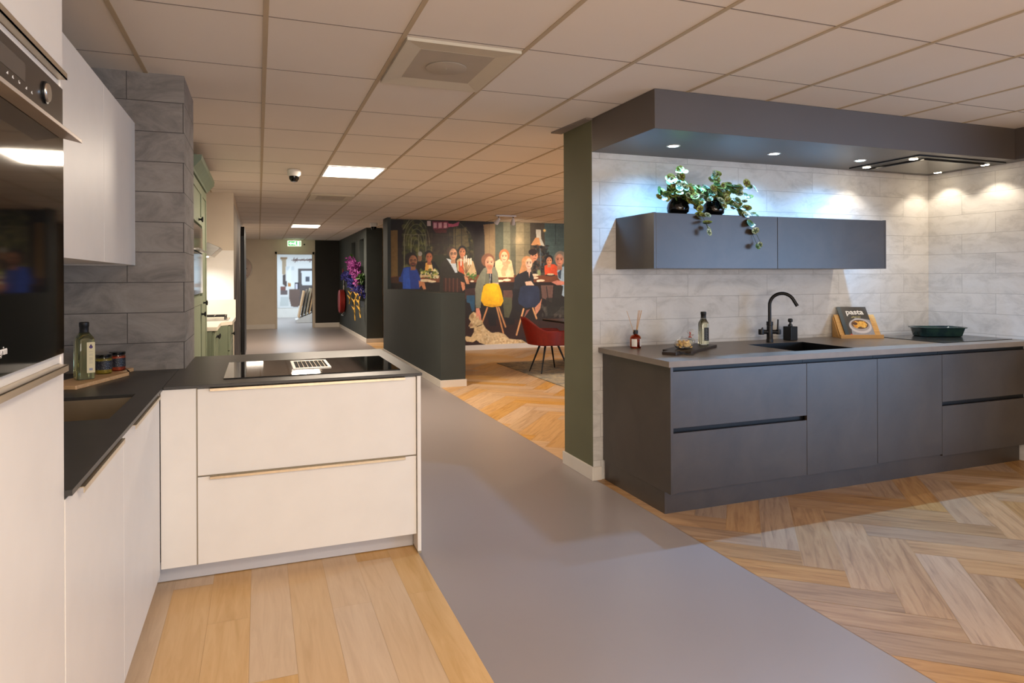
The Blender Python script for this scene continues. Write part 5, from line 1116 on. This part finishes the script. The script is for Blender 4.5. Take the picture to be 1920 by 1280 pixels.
b = MB(); b.box(-1.018, -.455, 7.61, 8.40, .1, .885); b.build('body', M['sage'], t)
for y0, y1, k in ((7.62, 8.0, 7.93), (8.01, 8.39, 8.07)): shaker(y0, y1, .12, .875, t, (k, .80), -.432)
t = thing('green_base_cabinet', 'sage green drawer base cabinet beside the dark display column', 'kitchen cabinet', (-.65, 9.0, 0), 0, 'sage green base cabinets')
b = MB(); b.box(-1.018, -.335, 8.41, 9.425, .1, .885); b.build('body', M['sage'], t)
for z0, z1, k in ((.60, .875, .76), (.12, .59, .38)): shaker(8.42, 9.42, z0, z1, t, (8.9, k), -.312)
t = thing('kitchen_worktop', 'pale stone worktop of the sage green kitchen', 'worktop', (-.7, 8.4, .885))
b = MB(); b.prism([(-1.018, 7.605), (-.405, 7.605), (-.405, 8.40), (-.29, 8.55), (-.28, 9.428), (-1.018, 9.428)], .887, .93); b.build('top', M['stone_white'], t, bevel=.004)
b = MB(); b.box(-1.018, -.279, 9.412, 9.4285, .9305, 1.16); b.build('upstand', M['stone_white'], t)
b = MB(); b.box(-1.0, -.301, 9.42, 9.4295, 1.161, 1.80); tag(b.build('splash_panel', M['splash_white'], origin=(-.65, 9.425, 1.16)), 'bright white splash panel lit by the cooker hood lamp', 'panel')
t = thing('gas_hob', 'gas hob with black cast pan supports on the pale stone worktop', 'gas hob', (-.62, 8.95, .93))
b = MB(); b.box(-.95, -.34, 8.66, 9.25, .9303, .94); b.build('plate', M['steel'], t, bevel=.002)
for cx in (-.80, -.5):
    b = MB()
    for q in (-.12, 0, .12): b.box(cx-.13, cx+.13, 8.95+q*1.6-.006, 8.95+q*1.6+.006, .972, .984); b.box(cx+q-.006, cx+q+.006, 8.74, 9.16, .972, .984)
    for x in (cx-.12, cx+.12):
        for y in (8.75, 9.15): b.box(x-.007, x+.007, y-.007, y+.007, .9405, .975)
    b.build('pan_support', M['black_metal'], t)
t = thing('cooker_hood', 'steel and glass cooker hood with a bright lamp over the gas hob', 'cooker hood', (-.72, 8.9, 1.7))
b = MB(); b.prism([(-1.015, 1.70), (-.52, 1.70), (-.42, 1.80), (-.55, 1.86), (-1.015, 1.86)], 8.6, 9.2, axis='y'); b.build('body', M['steel'], t, bevel=.003)
b = MB(); b.box(-1.015, -.75, 8.75, 9.05, 1.862, 2.549); b.build('chimney', M['steel'], t)
b = MB(); b.lathe([(0, 1.692), (.04, 1.692), (.04, 1.6995), (0, 1.6995)], (-.6, 8.8, 0), 20); b.build('lamp', M['wash_emit'], t)
spot('hood_beam', (-.62, 8.95, 1.68), (-.62, 9.1, 0), 26, (1, .96, .9), 150, .8, .03, t)
# dark display on the niche wall end: tall black cabinet and picture strip, clock
cv = Canvas(5.2, 2.3, .03, (150, 142, 130)); cv.poly([(0, 0), (5.2, 0), (5.2, 1.15), (2.6, 1.3), (2.2, 1.9), (1.2, 1.6), (0, 1.0)], (70, 60, 54)); cv.speck(0, 0, 5.2, 1.4, [(40, 36, 34), (96, 84, 76), (120, 110, 104), (28, 26, 26), (150, 140, 130)], 240, .11, 5, .8); cv.poly([(0, 1.3), (1.6, 2.0), (1.4, 2.3), (0, 2.3)], (196, 188, 172)); cv.blur(2)
aw = cv.mesh('wall_picture_strip', (-.2985, 9.46, .12), (0, 1, 0), (0, 0, 1), M['print']); tag(aw, 'mottled brown and grey picture panel on the wall end beside the sage green kitchen', 'wall picture')
t = thing('black_display_column', 'narrow black arched column at the left side of the walkway', 'display column', (-.24, 13.2, 0))
b = MB(); b.prism([(12.9, 0), (14.7, 0), (14.7, 2.38), (13.1, 2.38), (12.9, 2.2)], -.296, -.235, axis='x'); b.build('column', M['black_plastic'], t, bevel=.004)
t = thing('round_wall_clock', 'large thin rimmed round clock on the far wall, half hidden by the black column', 'clock', (-.53, 20.28, 1.72))
b = MB(); b.tube([(-.53+.36*math.cos(a), 20.28, 1.72+.36*math.sin(a)) for a in np.linspace(0, 2*PI, 49)], .009, 6); b.build('rim', M['steel'], t, smooth=True)
b = MB(); b.lathe([(0, 20.285), (.352, 20.285), (.352, 20.295), (0, 20.295)], (-.53, 0, 1.72), 40, axis='y'); b.build('face', flat('clock_face', (178, 160, 150), .5, vary=.08, scale=5), t)
b = MB(); b.box(-.54, -.30, 20.278, 20.282, 1.712, 1.728); b.build('hand', M['black_metal'], t)
b = MB(); b.obox((-.42, 20.276, 1.62), Matrix.Rotation(math.radians(42), 3, 'Y'), .15, .002, .006); b.build('hand', M['red_plastic'], t)
